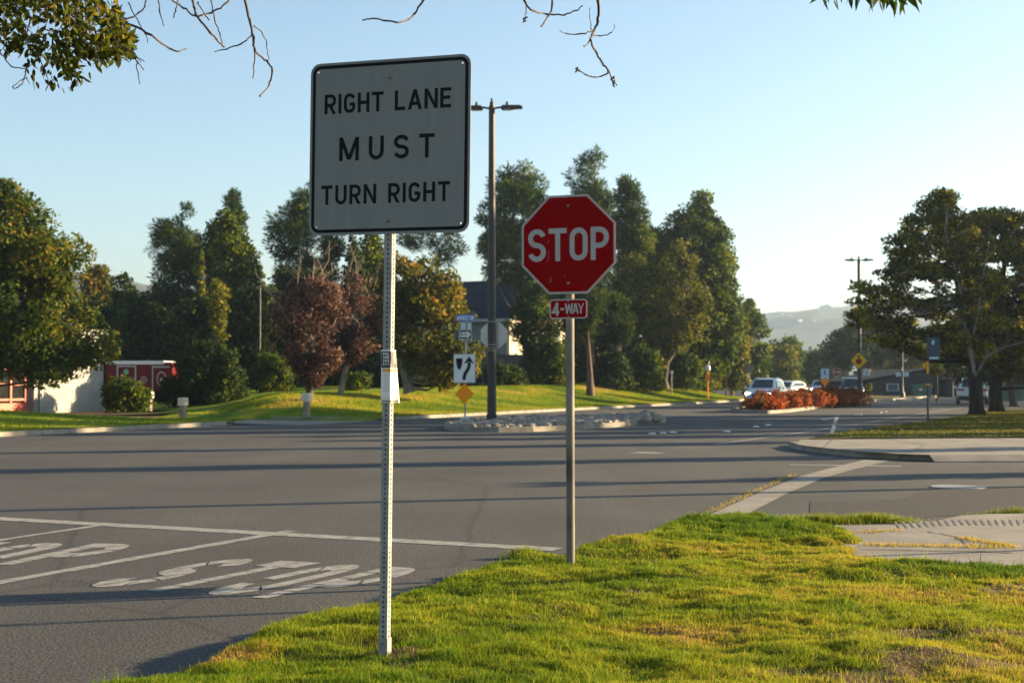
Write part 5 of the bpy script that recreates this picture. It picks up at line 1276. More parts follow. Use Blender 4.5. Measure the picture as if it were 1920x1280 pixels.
# behind the stop sign
T_('pine_tree', 'tall bushy pine with a pointed top right behind the median lamp', [(296, 984, 994), (312, 965, 1004), (322, 930, 1010), (345, 908, 1022), (380, 893, 1028), (420, 885, 1032), (450, 880, 1030), (480, 900, 1028), (510, 908, 1020), (535, 930, 1008)], 102, 'pine', base=990, leaf=.36, aspect=.18, cr=.85, cov=1.25, dens=.95, radial=.65, tr=.26, bark='barkred')
T_('pine_tree', 'tallest pine, its ragged top rising straight above the stop sign', [(274, 1113, 1126), (288, 1100, 1132), (305, 1085, 1142), (325, 1066, 1148), (345, 1058, 1154), (362, 1064, 1150), (390, 1080, 1168), (440, 1070, 1172), (500, 1060, 1170), (560, 1060, 1165)], 106, 'pine', base=1108, leaf=.36, aspect=.18, cr=.85, cov=1.2, dens=.9, radial=.65, tr=.26, bark='barkred')
T_('conifer', 'pointed conifer on the right shoulder of the stop sign', [(320, 1167, 1177), (345, 1155, 1195), (375, 1148, 1214), (410, 1148, 1226), (450, 1150, 1230), (500, 1148, 1226), (560, 1142, 1222), (630, 1132, 1205)], 103, 'pine', base=1170, leaf=.32, aspect=.22, cr=.8, cov=1.35, dens=1.0, radial=.6, tr=.2, bark='barkred')
T_('broadleaf_tree', 'very large dark green tree filling the skyline right of the stop sign', [(362, 1296, 1330), (380, 1288, 1348), (402, 1284, 1352), (412, 1258, 1362), (430, 1228, 1362), (452, 1204, 1376), (480, 1192, 1386), (520, 1190, 1390), (560, 1192, 1392), (600, 1198, 1394), (640, 1208, 1388), (690, 1225, 1374)], 112, 'mid', base=1313, leaf=.32, cr=.95, cov=1.5, dens=1.6, tr=.3, bark='barkred', hollow=.38)
T_('leaning_tree', 'loose pale leaved tree on a dark leaning trunk at the lawn edge', [(452, 1262, 1285), (480, 1236, 1305), (515, 1222, 1322), (555, 1216, 1335), (595, 1222, 1340), (630, 1235, 1320), (655, 1250, 1290)], 98, 'olive', base=1247, leaf=.24, cr=.6, cov=.85, dens=.75, tr=.26, bark='bark', path=[(1246, 728), (1245, 712), (1250, 680), (1266, 655), (1282, 625), (1290, 560), (1280, 490)], dead=14)
T_('broadleaf_tree', 'sunny yellow green tree close on the right of the 4-WAY plaque', [(478, 1172, 1204), (510, 1155, 1226), (560, 1142, 1236), (620, 1145, 1240), (690, 1150, 1245), (735, 1160, 1245)], 98, 'olive', leaf=.28, cr=.7, cov=1.3, bark='barkgrey')
T_('pine_tree', 'dark pine with a bare reddish trunk standing on the lawn left of the stop post', [(535, 1020, 1130), (565, 1030, 1145), (600, 1050, 1148), (630, 1075, 1140)], 84, 'dark', base=1106, leaf=.3, aspect=.2, cr=.7, cov=1.3, radial=.6, tr=.20, bark='barkred', path=[(1107, 742), (1106, 700), (1103, 650), (1100, 600), (1095, 545)])
T_('pine_tree', 'small blue green pine on a thin trunk in front of the house gable', [(538, 990, 1030), (565, 968, 1050), (610, 955, 1062), (650, 962, 1062), (690, 975, 1030)], 88, 'pine', base=987, leaf=.3, aspect=.2, cr=.6, cov=1.3, dens=1.2, radial=.6, tr=.11)
T_('pine_tree', 'bare trunked pine leaning slightly between the yellow green tree and the stop pole', [(560, 1110, 1180), (600, 1115, 1190), (640, 1125, 1185)], 94, 'dark', base=1170, leaf=.3, aspect=.2, cr=.65, cov=1.2, radial=.6, tr=.17, bark='barkgrey', path=[(1170, 735), (1164, 680), (1156, 620), (1148, 570)])
T_('pine_tree', 'greyish pine behind the right edge of the large skyline tree', [(545, 1345, 1384), (575, 1335, 1396), (610, 1330, 1408), (650, 1335, 1412), (690, 1340, 1405)], 128, 'olive', leaf=.36, aspect=.2, cr=.9, cov=1.2, radial=.6, bark='barkred')
T_('broadleaf_tree', 'green tree stepping down beside the big skyline tree towards the hill', [(560, 1392, 1412), (585, 1382, 1424), (620, 1374, 1440), (660, 1370, 1446), (700, 1375, 1445), (722, 1380, 1440)], 138, 'mid', leaf=.36, cr=.9)
T_('broadleaf_tree', 'low rounded tree farther back in front of the hazy hill, left of the palm', [(627, 1456, 1484), (642, 1442, 1498), (665, 1434, 1506), (695, 1430, 1510), (722, 1432, 1510)], 190, 'mid', leaf=.5, cr=1.2, z0=.2)
T_('umbrella_pine', 'flat topped umbrella pine behind the yellow diamond sign', [(612, 1600, 1672), (620, 1570, 1690), (634, 1552, 1702), (655, 1542, 1704), (672, 1545, 1690), (682, 1556, 1670)], 172, 'dark', base=1640, leaf=.42, cr=1.1, cov=1.6, dens=1.1, tr=.5, z0=.2, bark='barkred')
T_('pepper_tree', 'feathery olive green tree between the black post and the bus stop sign', [(618, 1690, 1715), (640, 1668, 1735), (670, 1660, 1748), (700, 1668, 1742), (708, 1680, 1735)], 150, 'olive', base=1706, leaf=.4, aspect=.25, cr=.8, cov=1.1, tr=.2, z0=.2)
T_('broadleaf_tree', 'dark broad tree behind the distant stop sign and house gable', [(660, 1508, 1545), (680, 1500, 1570), (705, 1495, 1580), (728, 1495, 1580)], 200, 'dark', leaf=.5, cr=1.2, z0=.2)
T_('broadleaf_tree', 'shaded green tree above the low grey house at the bend', [(640, 1710, 1760), (665, 1695, 1790), (700, 1690, 1800), (722, 1700, 1800)], 158, 'dark', base=1750, leaf=.42, cr=1.0, z0=.1)
T_('broadleaf_tree', 'dark tree closing the far road between the two medians', [(672, 1640, 1690), (690, 1600, 1720), (715, 1590, 1730), (738, 1590, 1730)], 185, 'dark', base=1660, leaf=.45, cr=1.1, z0=.1, trunk=False)
# right
RT1 = T_('spreading_tree', 'wide spreading tree with bare grey limbs, the nearer trunk at the right', [(356, 1752, 1790), (372, 1730, 1812), (395, 1716, 1820), (410, 1704, 1838), (428, 1664, 1862), (455, 1655, 1880), (485, 1655, 1870), (510, 1628, 1885), (540, 1602, 1890), (570, 1592, 1890), (598, 1574, 1890), (612, 1588, 1885), (640, 1635, 1885), (672, 1745, 1880)], 58, 'wisp', base=1830, leaf=.17, cr=.46, cov=1.05, dens=.95, tr=.33, bark='barkdark', flat=.5, z0=.12, path=[(1832, 786), (1831, 765), (1829, 720), (1827, 690), (1822, 640), (1812, 590), (1795, 520), (1780, 450), (1765, 380)], hollow=.4)
T_('spreading_tree', 'denser spreading tree at the right edge, the farther of the two dark trunks', [(402, 1830, 1900), (416, 1800, 1960), (450, 1800, 1990), (500, 1795, 2020), (550, 1790, 2030), (600, 1775, 2040), (640, 1760, 2040), (675, 1765, 2030), (700, 1860, 2000)], 63, 'wisp', base=1868, leaf=.18, cr=.55, cov=1.1, dens=1.1, tr=.33, bark='barkdark', flat=.6, z0=.12, path=[(1869, 780), (1867, 755), (1866, 700), (1862, 650), (1875, 590), (1885, 500), (1880, 430)])
T_('broadleaf_tree', 'dark shaded tree deep behind the two right trunks', [(590, 1770, 1960), (620, 1750, 2000), (660, 1755, 2010), (700, 1770, 2000)], 84, 'dark', base=1900, leaf=.28, cr=.9, cov=1.5, z0=.1, tr=.25)
T_('broadleaf_tree', 'shaded tree at the right margin beyond the side street', [(640, 1890, 2000), (670, 1880, 2020), (720, 1880, 2020)], 118, 'dark', base=1960, leaf=.34, cr=.9, z0=.1, tr=.2)
T_('young_tree', 'small golden leaved tree behind the bus stop sign', [(672, 1745, 1765), (685, 1740, 1775), (698, 1742, 1772)], 96, 'autumn', base=1757, leaf=.24, cr=.4, cov=1.0, tr=.06, z0=.1)
for pl in ([(1827, 690), (1818, 630), (1795, 575), (1762, 530), (1725, 508), (1690, 512)], [(1827, 700), (1806, 610), (1775, 560), (1742, 548), (1712, 560)], [(1822, 640), (1836, 570), (1846, 500), (1858, 440)], [(1812, 590), (1790, 500), (1772, 430), (1778, 385)], [(1829, 705), (1850, 668), (1885, 650), (1925, 640)], [(1790, 570), (1760, 575), (1735, 590), (1705, 585)]):
    q_ = [at(x, y, 56.6 + .25 * math.sin(i * 2.1 + x)) - RT1.location for i, (x, y) in enumerate(pl)]; n_ = len(q_)
    mb = MB().tube(q_, [.06 - .045 * i / (n_ - 1) for i in range(n_)], 7)
    for _ in range(7):
        k_ = rng.randint(1, n_ - 2); s_ = q_[k_].lerp(q_[k_ + 1], rng.random()); d_ = Vector((rng.gauss(0, .5), rng.gauss(0, .3), rng.gauss(.35, .35))); mb.tube([s_, s_ + d_ * .6 + Vector((0, 0, .05)), s_ + d_ * 1.2], [.022, .014, .005], 5)
    mb.build('bare_limb', M['barkgrey'], RT1, smooth=True)
T_('evergreen_tree', 'dense dark evergreen filling the gap behind the two bare pine trunks', [(545, 1080, 1130), (590, 1062, 1185), (650, 1055, 1205), (742, 1055, 1205)], 108, 'dark', leaf=.3, cr=.95, cov=1.6, dens=1.2)
T_('evergreen_tree', 'dark evergreen behind the leaning trunk and the green bush', [(600, 1200, 1290), (650, 1190, 1340), (725, 1190, 1350)], 112, 'dark', leaf=.3, cr=.95, cov=1.6, dens=1.1)
# palm
pq = at(1538, 722, 230); t = thing('palm_tree', Vector((pq.x, pq.y, .1)), 'feather palm against the hazy hill left of the umbrella pine', 'palm tree'); zt = at(1538, 668, 230).z - .1
MB().tube([(0, 0, 0), (.1, 0, zt)], [.3, .22], 8).build('trunk', M['barkgrey'], t); V = []; Q = []
for i in range(34):
    a = NR.uniform(0, 6.28); el = NR.uniform(-.3, 1.2); Lp = 2.6
    for k in range(9):
        f0, f1 = k / 9, (k + 1) / 9; f = lambda f: np.array([math.cos(a) * math.cos(el) * Lp * f, math.sin(a) * math.cos(el) * Lp * f, zt + math.sin(el) * Lp * f - 1.5 * f * f])
        p, q_ = f(f0), f(f1); sd2 = np.array([-math.sin(a), math.cos(a), -.5]) * .34 * math.sin(math.pi * (f0 * .8 + .15)); sd3 = sd2 * np.array([-1, -1, 1])
        b = len(V); V += [p, q_, q_ + sd2, p + sd2, p, q_, q_ + sd3, p + sd3]; Q += [[b, b + 1, b + 2, b + 3], [b + 4, b + 5, b + 6, b + 7]]
mesh_np('crown', np.array(V), np.array(Q), M['palmleaf'], NR.random(len(V)), t)
# shrubs
def shrub(label, rows, Y, kind, name='shrub', **k):
    a = dict(leaf=.17, cr=.45, cov=1.6, dens=1.2, tr=.05, hollow=.35); a.update(k); return tree(name, label, rows, Y, kind, cat='shrub', **a)
shrub('large rounded green shrub in the middle of the left bed', [(648, 362, 425), (668, 338, 448), (700, 322, 466), (728, 316, 470), (752, 322, 466)], 70, 'dark', z0=.55)
shrub('rounded shrub lit yellow on its right side, left of the purple tree', [(664, 482, 538), (685, 468, 553), (712, 464, 556), (738, 470, 550)], 74, 'mid', z0=.9)
shrub('low clipped shrub beside the block wall', [(718, 200, 260), (735, 192, 276), (752, 190, 282), (768, 192, 280)], 66, 'mid', z0=.2)
shrub('small dark shrub at the foot of the large rounded one', [(715, 296, 330), (735, 288, 345), (755, 290, 345)], 69, 'dark', z0=.3)
shrub('low shrub under the reddish plum', [(703, 650, 692), (718, 643, 698), (730, 645, 698)], 74, 'mid', z0=1.1)
for lab, rows in (('dark hedge shrub behind the autumn tree trunk', [(680, 700, 830), (705, 690, 845), (740, 690, 845)]), ('dark hedge shrub left of the keep right sign', [(690, 835, 900), (710, 825, 905), (742, 825, 905)]), ('dark hedge shrub behind the median lamp', [(690, 905, 975), (710, 895, 985), (742, 895, 985)])):
    shrub(lab, rows, 85, 'dark', leaf=.22, cr=.6, group='dark shrubs along the fence')
shrub('tall yellow green bush left of the stop pole', [(640, 1010, 1050), (665, 990, 1070), (700, 985, 1080), (744, 985, 1080)], 88, 'mid', leaf=.22, cr=.55)
shrub('dark rounded hedge bush right of the stop pole', [(668, 1120, 1165), (690, 1112, 1185), (725, 1110, 1190)], 92, 'dark', leaf=.22, cr=.55)
shrub('leafy green bush left of the leaning trunk', [(655, 1180, 1225), (680, 1172, 1240), (726, 1170, 1243)], 95, 'mid', leaf=.22, cr=.55)
shrub('green bush behind the leaning trunk', [(655, 1265, 1290), (680, 1255, 1315), (722, 1255, 1320)], 104, 'mid', leaf=.22, cr=.55)
shrub('bright yellow shrub nearest the oncoming white SUV', [(620, 1352, 1384), (650, 1338, 1402), (690, 1335, 1408), (724, 1335, 1405)], 120, 'lime', leaf=.3, cr=.6)
shrub('yellow green shrub behind the round headed post', [(628, 1302, 1335), (660, 1292, 1352), (695, 1290, 1355), (722, 1290, 1350)], 113, 'lime', leaf=.28, cr=.6)
shrub('dark low bush in front of the yellow shrubs', [(672, 1280, 1325), (700, 1272, 1335), (724, 1272, 1335)], 108, 'dark', leaf=.26, cr=.5)
shrub('sunny low tree like bush under the receding trees', [(655, 1430, 1490), (680, 1420, 1500), (718, 1420, 1500)], 165, 'lime', leaf=.4, cr=.8, z0=.2)
shrub('round clipped yellow bush at the foot of the far lamp', [(718, 1624, 1632), (728, 1620, 1636), (740, 1621, 1635)], 118, 'lime', leaf=.2, cr=.35, z0=.05)
shrub('tiny yellow bush left of the green utility box', [(719, 1880, 1892), (730, 1878, 1895)], 105, 'lime', leaf=.2, cr=.3, z0=.0)
shrub('dark hedge under the far dark trees', [(705, 1640, 1690), (735, 1630, 1700)], 175, 'dark', leaf=.4, cr=.8, z0=0)
shrub('dark hedge in front of the right hand house', [(700, 1890, 1990), (735, 1880, 2000)], 112, 'dark', leaf=.3, cr=.7, z0=0)
# red bushes along the median
i = 0
for f, wd, hh in ((0.04, 1.0, .72), (.12, .85, .70), (.22, 1.0, .82), (.33, .9, .75), (.45, 1.05, .88), (.57, 1.0, .80), (.70, 1.1, .92), (.83, 1.0, .85), (.95, 1.05, .88)):
    a, b = gp(1418, 769.5, .1), gp(1608, 757, .1); c = a.lerp(b, f); px = 960 + F * c.x / c.y; s = F / c.y
    yb = 712 + (CH - .12) * s; w_ = wd * s * 1.15; lab = ('red leaved bush at the near left end of the median row' if i == 0 else 'red leaved bush at the far right end of the median row' if i == 8 else 'red leaved bush in the middle of the median row')
    shrub(lab, [(yb - hh * s, px - w_ * .45, px + w_ * .45), (yb - hh * .7 * s, px - w_ * .85, px + w_ * .85), (yb - hh * .3 * s, px - w_, px + w_), (yb, px - w_ * .9, px + w_ * .9)], c.y, 'red', name='red_bush', leaf=.13, cr=.30, cov=1.2, dens=1.15, z0=.1, group='red bushes on the median', dz=1.0, trunk=True)
    i += 1
# far houses
def small_house(px, py0, py1, Y, wd, dp, label, rz, wall, name='house'):
    p = at(px, py0, Y); p.z = .0; h = at(px, py1, Y).z
    t = thing(name, p, label, 'house', rz); hw = wd / 2; e = h * .62
    mb = MB(); pts = [(-hw, 0), (hw, 0), (hw, e), (0, h), (-hw, e)]
    mb.prism(pts, 0, dp); mb.build('wall', M[wall], t)
    mb = MB(); o_ = .35
    for s in (-1, 1): mb.prism(ccw([(s * (hw + o_), e - .22), (0, h + .05), (0, h + .3), (s * (hw + o_), e + .03)]), -.3, dp + .3)
    mb.build('roof', M['roof'], t)
    for s in (-1, 1):
        fr = MB().box(s * hw * .5 - .6, s * hw * .5 + .6, -.06, -.004, e * .38, e * .85).build('window', M['trim'], t); MB().box(s * hw * .5 - .48, s * hw * .5 + .48, -.09, -.062, e * .42, e * .81).build('pane', M['pane'], fr)
    MB().box(-.5, .5, -.07, -.004, 0, e * .8).build('door', M['fence'], t)
    return t
small_house(1541, 722, 668, 215, 9, 9, 'grey gabled house far off below the palm', R(14), 'walldark')
small_house(1735, 736, 697, 132, 13, 9, 'low grey house beyond the bus stop sign at the bend', R(10), 'walldark')
small_house(1905, 735, 690, 128, 12, 9, 'low shaded house at the far right margin', R(-10), 'walldark')
for px, py, Y, lab in ((1729, 736, 126, 'green utility box beside the low grey house at the bend'), (1898, 738, 104, 'green utility box on the lawn at the far right')):
    p = gp(px, py, 0) if False else at(px, py, Y); p.z = 0; s = 1.1
    t = thing('utility_box', p, lab, 'utility box', R(12))
    MB().box(-.75, .75, -.4, .4, 0, 1.05).build('cabinet', M['utilgreen'], t, bevel=.04); MB().box(-.8, .8, -.45, .45, 1.05, 1.15).build('lid', M['utilgreen'], t, bevel=.03); MB().box(-.5, -.2, -.42, -.402, .6, .8).build('label_plate', M['trim'], t)
hh_ = None
for i, (px, Y, s) in enumerate(((1548, 1830, .28), (1566, 1845, .3), (1484, 1750, .26), (1500, 1705, .3), (1527, 1690, .26), (1468, 1840, .26))):
    x = (px - 960) / F * Y; z = hill_z(x, Y)
    if hh_ is None:
        hh_ = thing('hillside_house', Vector((x, Y, z)), 'tiny pale house high on the hazy hillside', 'house', 0, 'tiny houses on the hill')
        MB().prism([(-6, -2), (6, -2), (6, 4), (0, 6), (-6, 4)], -8, 8).build('wall', M['trim'], hh_); MB().prism([(-7, 3.8), (0, 6.2), (7, 3.8), (7, 4.4), (0, 6.9), (-7, 4.4)][::1], -8.6, 8.6).build('roof', M['stucco'], hh_)
    else: o = dup(hh_, Vector((x, Y, z)), R(40 * i)); o.scale = (s, s, s)
# kerbside stones on the brown median
st_ = None
for px, py in ((1692, 752), (1702, 751), (1713, 749.5), (1736, 748), (1751, 745)):
    p = gp(px, py, .05)
    if st_ is None: st_ = MB().prism(rrect(-.5, .5, 0, .16, .05, 3), -.2, .2).build('kerb_stone', M['stucco'], loc=p, bevel=.03); o = st_
    else: o = st_.copy(); COL.objects.link(o); o.location = p
    o.rotation_euler = (0, 0, R(rng.uniform(30, 80))); tag(o, 'pale loose kerb stone lying on the edge of the brown median', 'kerb stone', 'loose kerb stones')

# ================================================================== OVERHEAD BRANCHES (trees rooted beside the camera)
to = Vector((-4.2, -1.6, .12))
t = thing('overhanging_tree', to, 'tree overhanging the top left corner with leafy and bare hanging twigs', 'tree')
loc_ = lambda px, py, Y: at(px, py, Y) - to
mb = MB()
mb.tube([(0, 0, -.3), (.05, .1, 1.2), (.1, .4, 2.6), (.3, 1.2, 3.9), (.6, 3.0, 4.9), (1.0, 5.5, 5.3), (1.4, 8.0, 5.2), (2.2, 9.4, 5.05)], [.24, .19, .17, .15, .12, .10, .07, .04], 12)
mb.tube([(.3, 1.2, 3.9), (1.6, 3.4, 5.0), (3.0, 6.6, 5.3), (4.2, 9.0, 4.9), (4.8, 9.7, 4.55)], [.12, .10, .07, .04, .02], 10)
mb.tube([(.6, 3.0, 4.9), (-.2, 5.5, 5.2), (-.2, 8.5, 4.9), (.4, 9.6, 4.6)], [.09, .07, .05, .03], 10)
mb.tube([(.1, .4, 2.6), (-.8, 1.0, 4.2), (-1.5, 1.6, 5.6)], [.13, .09, .04], 8)
mb.build('trunk', M['bark'], t, smooth=True)
def twig(px, Y, w0, w1, name='branch'):
    """px: polyline in photo pixels; smoothed and given real width"""
    P = [loc_(x, y, Y + (.25 * math.sin(i * 1.7 + x))) for i, (x, y) in enumerate(px)]; Q = [P[0]]
    for i in range(len(P) - 1):
        a, b = P[max(i - 1, 0)], P[min(i + 2, len(P) - 1)]
        for k in range(1, 6):
            f = k / 5; p, q_ = P[i], P[i + 1]; m0, m1 = (q_ - a) * .5, (b - p) * .5
            Q.append(p * (2 * f ** 3 - 3 * f * f + 1) + m0 * (f ** 3 - 2 * f * f + f) + q_ * (-2 * f ** 3 + 3 * f * f) + m1 * (f ** 3 - f * f))
    n = len(Q); s = Y / F
    Q = [q_ + Vector((rng.uniform(-1, 1), rng.uniform(-1, 1), rng.uniform(-1, 1))) * .004 for q_ in Q]
    return MB().tube(Q, [(w0 + (w1 - w0) * i / (n - 1)) * s / 2 * (1 + .25 * (i % 5 == 0)) for i in range(n)], 6)
def branch(*tw):
    mb = MB()
    for a in tw: k = twig(*a); mb.add(k.v, k.f)
    return mb.build('branch', M['twig'], t, smooth=True)
branch(([(290, -220), (380, -70), (452, -10), (468, 40), (475, 70), (478, 95), (500, 115), (510, 132), (504, 160), (486, 181)], 8.2, 6, 3), ([(475, 65), (450, 82), (425, 92), (404, 97)], 8.2, 3, 2), ([(476, 50), (492, 62), (500, 85), (503, 111)], 8.2, 2.5, 1.5), ([(478, 92), (476, 120), (474, 148)], 8.2, 3, 2))
branch(([(300, -200), (340, -60), (362, 0), (368, 28), (395, 62), (420, 88)], 8.0, 6, 3.5), ([(322, 0), (345, 15), (366, 30), (395, 24), (425, 5), (450, -40)], 8.0, 3.5, 3), ([(370, 5), (385, 28), (392, 38)], 8.0, 3, 2), ([(395, 0), (402, 35), (412, 65), (418, 86)], 8.1, 2.5, 2), ([(335, -10), (330, 18), (325, 34)], 8.1, 3, 2), ([(292, -30), (300, 20), (307, 48)], 8.1, 3, 1.5))
branch(([(120, -160), (170, -40), (205, 22), (235, 42), (275, 62), (318, 90), (335, 96), (349, 92)], 7.8, 7, 2), ([(232, 38), (262, 24), (275, 0), (285, -60)], 7.9, 3, 3), ([(215, -20), (228, 30), (252, 84)], 7.9, 3, 1.5), ([(240, 5), (262, 45), (278, 78)], 7.9, 2.5, 1.5), ([(243, 92), (255, 112), (270, 131)], 8.0, 3, 2), ([(257, 116), (258, 135), (262, 158)], 8.0, 2.5, 1.5))
branch(([(880, -160), (840, -60), (794, 0), (776, 28), (752, 42), (724, 39), (700, 35), (681, 38)], 7.8, 4.5, 2.5))
branch(([(930, -180), (960, -60), (983, 2), (1000, 20), (1025, 27), (1060, 27), (1080, 20), (1093, 10)], 8.0, 5, 2), ([(1030, -40), (1036, 10), (1028, 30), (1016, 50)], 8.0, 4, 3), ([(987, 10), (986, 25), (984, 33)], 8.0, 2, 1.5))
branch(([(1080, -200), (1110, -70), (1121, 0), (1120, 40), (1112, 62), (1108, 75), (1118, 100), (1130, 120), (1141, 131), (1136, 140), (1115, 145), (1098, 140), (1078, 128)], 8.1, 6, 2), ([(1112, 58), (1085, 65), (1060, 62), (1049, 58)], 8.1, 3, 1.5), ([(1113, 65), (1125, 68), (1146, 62), (1153, 48)], 8.1, 2.5, 1.5), ([(1108, 75), (1100, 84), (1094, 88)], 8.1, 2.5, 2), ([(1140, 132), (1146, 146), (1153, 156)], 8.1, 3, 2), ([(1109, 55), (1106, 30), (1106, 15)], 8.1, 2, 1))
# connecting boughs above the frame
mb = MB()
for (x0, y0, x1, y1, Y) in ((290, -220, 60, -300, 8.1), (300, -200, 120, -300, 8.0), (880, -160, 600, -330, 8.0), (930, -180, 700, -330, 8.1), (1080, -200, 760, -340, 8.2), (120, -160, 40, -260, 7.9)):
    mb.tube([loc_(x0, y0, Y), loc_((x0 + x1) / 2, (y0 + y1) / 2 - 20, Y + .1), loc_(x1, y1, Y + .1)], [.010, .016, .028], 6)
mb.build('bough', M['bark'], t, smooth=True)
def hang_leaves(n, poly, Y0, Y1, L, asp, kind, parent, org, droop=.3, seedpts=None, name='foliage'):
    P = np.array(poly, float); X = NR.uniform(P[:, 0].min(), P[:, 0].max(), n * 4); Yp = NR.uniform(P[:, 1].min(), P[:, 1].max(), n * 4); k = inside(X, Yp, P)
    k &= fbm(X / 26, Yp / 26, 12, 2) > .37
    X, Yp = X[k][:n], Yp[k][:n]; n = len(X); D = NR.uniform(Y0, Y1, n); v = (640 - Yp) / F; d = np.stack([(X - 960) / F, CP - v * SP, SP + v * CP], 1)
    W = d * (D / d[:, 1])[:, None] + np.array([0, 0, CH]) - np.array(org[:])
    ax = NR.normal(0, 1, (n, 3)) + np.array([.25, 0, -droop * 3]); ax /= np.linalg.norm(ax, axis=1)[:, None]; nn = NR.normal(0, 1, (n, 3)); sd_ = np.cross(ax, nn); sd_ /= np.linalg.norm(sd_, axis=1)[:, None]; up = np.cross(sd_, ax)
    l = (L * (.6 + .6 * NR.random(n)))[:, None]; w_ = l * asp * .5
    V = np.stack([W, W + ax * l * .3 + sd_ * w_ * .85 + up * w_ * .3, W + ax * l * .65 + sd_ * w_ * .8 + up * w_ * .3, W + ax * l, W + ax * l * .65 - sd_ * w_ * .8 + up * w_ * .3, W + ax * l * .3 - sd_ * w_ * .85 + up * w_ * .3], 1).reshape(-1, 3)
    k = np.arange(n)[:, None] * 6; Q = np.stack([k + [0, 1, 2, 3], k + [0, 3, 4, 5]], 1).reshape(-1, 4)
    return mesh_np(name, V, Q, LF[kind], np.repeat(NR.random(n), 6), parent)
clp = [(-120, -150), (180, -150), (215, -20), (228, 40), (246, 62), (248, 98), (232, 118), (205, 108), (188, 122), (170, 105), (140, 112), (128, 140), (112, 130), (95, 118), (60, 98), (20, 96), (-40, 90), (-120, 60)]
hang_leaves(3500, clp, 7.2, 8.6, .056, .5, 'over', t, to)
hang_leaves(3600, [(-620, -220), (-120, -150), (-120, 60), (-250, 90), (-420, 40), (-620, 60)], 7.2, 8.6, .056, .5, 'over', t, to)
hang_leaves(70, [(45, 110), (60, 100), (130, 118), (190, 105), (180, 135), (125, 165), (80, 160), (50, 150)], 7.6, 8.2, .055, .42, 'over', t, to, .5).name = 'foliage'
hang_leaves(170, [(205, 20), (235, 50), (250, 70), (250, 100), (232, 122), (205, 120), (190, 60)], 7.4, 7.8, .066, .48, 'over', t, to, .1)
mb = MB()
for i in range(85):
    x0, y0 = rng.uniform(-100, 215), rng.uniform(-120, 70); a = R(rng.uniform(30, 150)); l = rng.uniform(30, 80)
    k = twig([(x0, y0), (x0 + l * .5 * math.cos(a) + rng.uniform(-6, 6), y0 + l * .5 * math.sin(a)), (x0 + l * math.cos(a), min(150, y0 + l * math.sin(a)))], rng.uniform(7.4, 8.4), rng.uniform(2.0, 4.5), 1.2); mb.add(k.v, k.f)
for px in ([(66, 75), (72, 105), (88, 140), (92, 158)], [(0, 98), (22, 124), (52, 126), (66, 112)], [(50, 125), (44, 150), (32, 165), (25, 163), (38, 152), (46, 148)], [(112, 108), (118, 135), (122, 152)], [(138, 112), (140, 140), (143, 162)]):
    k = twig(px, 7.9, 2.5, 1.5); mb.add(k.v, k.f)
mb.build('branch', M['twig'], t, smooth=True)
mb = MB()
for cx, cy in ((142, 155), (985, 36), (1083, 133), (1149, 150), (1152, 157), (144, 140)):
    for _ in range(9): mb.lathe([(.001, -.006), (.006, 0), (.001, .006)], 6, Matrix.Translation(loc_(cx + rng.uniform(-4, 4), cy + rng.uniform(-6, 6), 8.1)))
mb.build('seed_cluster', M['twig'], t)

to2 = Vector((4.6, 1.2, .12))
t = thing('overhanging_tree', to2, 'tree with long pointed leaves dipping into the top right of the view', 'tree')
l2 = lambda px, py, Y: at(px, py, Y) - to2
mb = MB(); mb.tube([(0, 0, -.3), (0, .1, 1.5), (-.2, .6, 3.2), (-.8, 2.4, 4.4), (-1.6, 4.5, 4.6), l2(1640, -140, 7.2), l2(1640, -40, 7.5)], [.2, .16, .14, .10, .07, .03, .01], 10)
for x in (1555, 1590, 1625, 1660, 1690, 1715): mb.tube([l2(1640, -140, 7.2), l2((1640 + x) / 2, -90, 7.3), l2(x, -12, 7.4)], [.014, .009, .004], 5)
mb.build('trunk', M['bark'], t, smooth=True)
mb = MB(); V = []; Q = []
for i in range(120):
    x, y = rng.uniform(1535, 1730), rng.uniform(-150, -4); 
    if i < 26: x, y = 1545 + i * 7 + rng.uniform(-4, 4), rng.uniform(-16, -3)
    p = l2(x, y, rng.uniform(7.2, 7.7)); a = Vector((rng.gauss(0, .45), rng.gauss(0, .4), -1)).normalized(); l = rng.uniform(.05, .115); sdv = a.cross(Vector((rng.gauss(0, 1), rng.gauss(0, 1), .2))).normalized(); w_ = l * .12; upv = sdv.cross(a)
    b = len(V); V += [p, p + a * l * .3 + sdv * w_ + upv * w_ * .5, p + a * l * .6 + sdv * w_ * .8 + upv * w_ * .4, p + a * l, p + a * l * .6 - sdv * w_ * .8 + upv * w_ * .4, p + a * l * .3 - sdv * w_ + upv * w_ * .5]
    Q += [[b, b + 1, b + 2, b + 3], [b, b + 3, b + 4, b + 5]]
mesh_np('foliage', np.array([v[:] for v in V]), np.array(Q), LF['mid'], NR.random(len(V)), t)

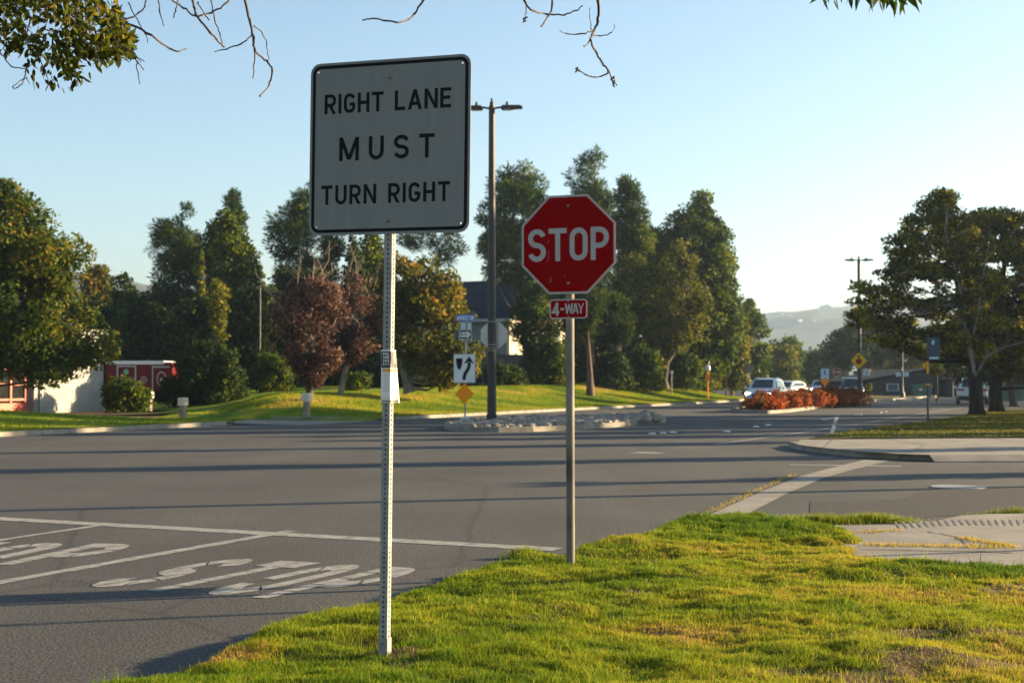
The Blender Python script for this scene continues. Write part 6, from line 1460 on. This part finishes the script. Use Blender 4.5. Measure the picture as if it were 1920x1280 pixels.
# ================================================================== outside the frame on the right: what throws the long shadows over the crossing
def caster(X, Y0): return Vector((X, Y0 + math.tan(R(SUN_AZ)) * X, 0))
dup(lamp1, caster(17, 18.6), R(-4), 'twin head street lamp outside the picture on the right')
p = caster(6.0, 9.94); t = thing('sign_post', p, 'thin sign post with a small plate outside the picture on the right', 'sign post', R(60)); MB().tube([(0, 0, -.1), (0, 0, 3.4)], .032, 10).build('pole', M['galv'], t, smooth=True); MB().prism(rrect(-.15, .15, 2.9, 3.35, .03), -.045, -.04).build('sign_panel', M['signwhite'], t)
p = caster(5.3, 11.12); t = thing('sign_post', p, 'sign post with a tall plate outside the picture on the right', 'sign post', R(85)); MB().tube([(0, 0, -.1), (0, 0, 2.95)], .035, 10).build('pole', M['galv'], t, smooth=True); MB().prism(rrect(-.23, .23, 1.95, 2.9, .03), -.045, -.04).build('sign_panel', M['backgrey'], t)
def off_tree(X, Y0, h, hw, label, kind='dark', cr=.5, low=.12):
    p = caster(X, Y0); s = F / p.y; px = 960 + F * p.x / p.y; y = lambda z: 712 - (z - CH) * s
    tree('street_tree', label, [(y(h), px - hw * .15 * s, px + hw * .15 * s), (y(h * .75), px - hw * .7 * s, px + hw * .7 * s), (y(h * .4), px - hw * s, px + hw * s), (y(h * low), px - hw * .6 * s, px + hw * .6 * s)], p.y, kind, leaf=.42, cr=cr, cov=1.3, dens=1.0, z0=.0, tr=.16, base=px, group='street trees outside the picture')
off_tree(30, 26.6, 12.5, .95, 'narrow street tree outside the picture, nearest on the right'); off_tree(22, 21.0, 6.0, .75, 'short narrow street tree outside the picture on the right'); off_tree(34, 33.2, 12.5, 1.0, 'narrow street tree outside the picture, second on the right')
for i, (X_, Y_, h_, w_) in enumerate(((31, 37.5, 10, 1.5), (33, 40.6, 11, 1.7), (34, 44.2, 15, 2.0), (34, 47.8, 17, 2.2), (40, 51.5, 19, 2.4), (46, 57.0, 19, 2.4), (46, 75, 12, 2.4), (47, 80, 12.5, 2.6), (48, 85.5, 12, 2.6), (49, 91, 13, 2.6), (51, 97, 12.5, 2.6))):
    off_tree(X_, Y_, h_, w_, 'round street tree outside the picture on the right', cr=.9, low=.06)
# ================================================================== AIR
mb = MB().box(-3600, 3600, -60, 3900, -10, 165)
hz = mb.build('haze', None); hz['kind'] = 'stuff'; hz['label'] = 'thin evening haze'
m = bpy.data.materials.new('haze'); m.use_nodes = True; m.node_tree.nodes.clear()
out = m.node_tree.nodes.new('ShaderNodeOutputMaterial'); pv = m.node_tree.nodes.new('ShaderNodeVolumePrincipled')
pv.inputs['Color'].default_value = (.62, .80, 1.0, 1); pv.inputs['Density'].default_value = HAZE_D; pv.inputs['Anisotropy'].default_value = 0.65
m.node_tree.links.new(pv.outputs[0], out.inputs['Volume']); hz.data.materials.append(m)
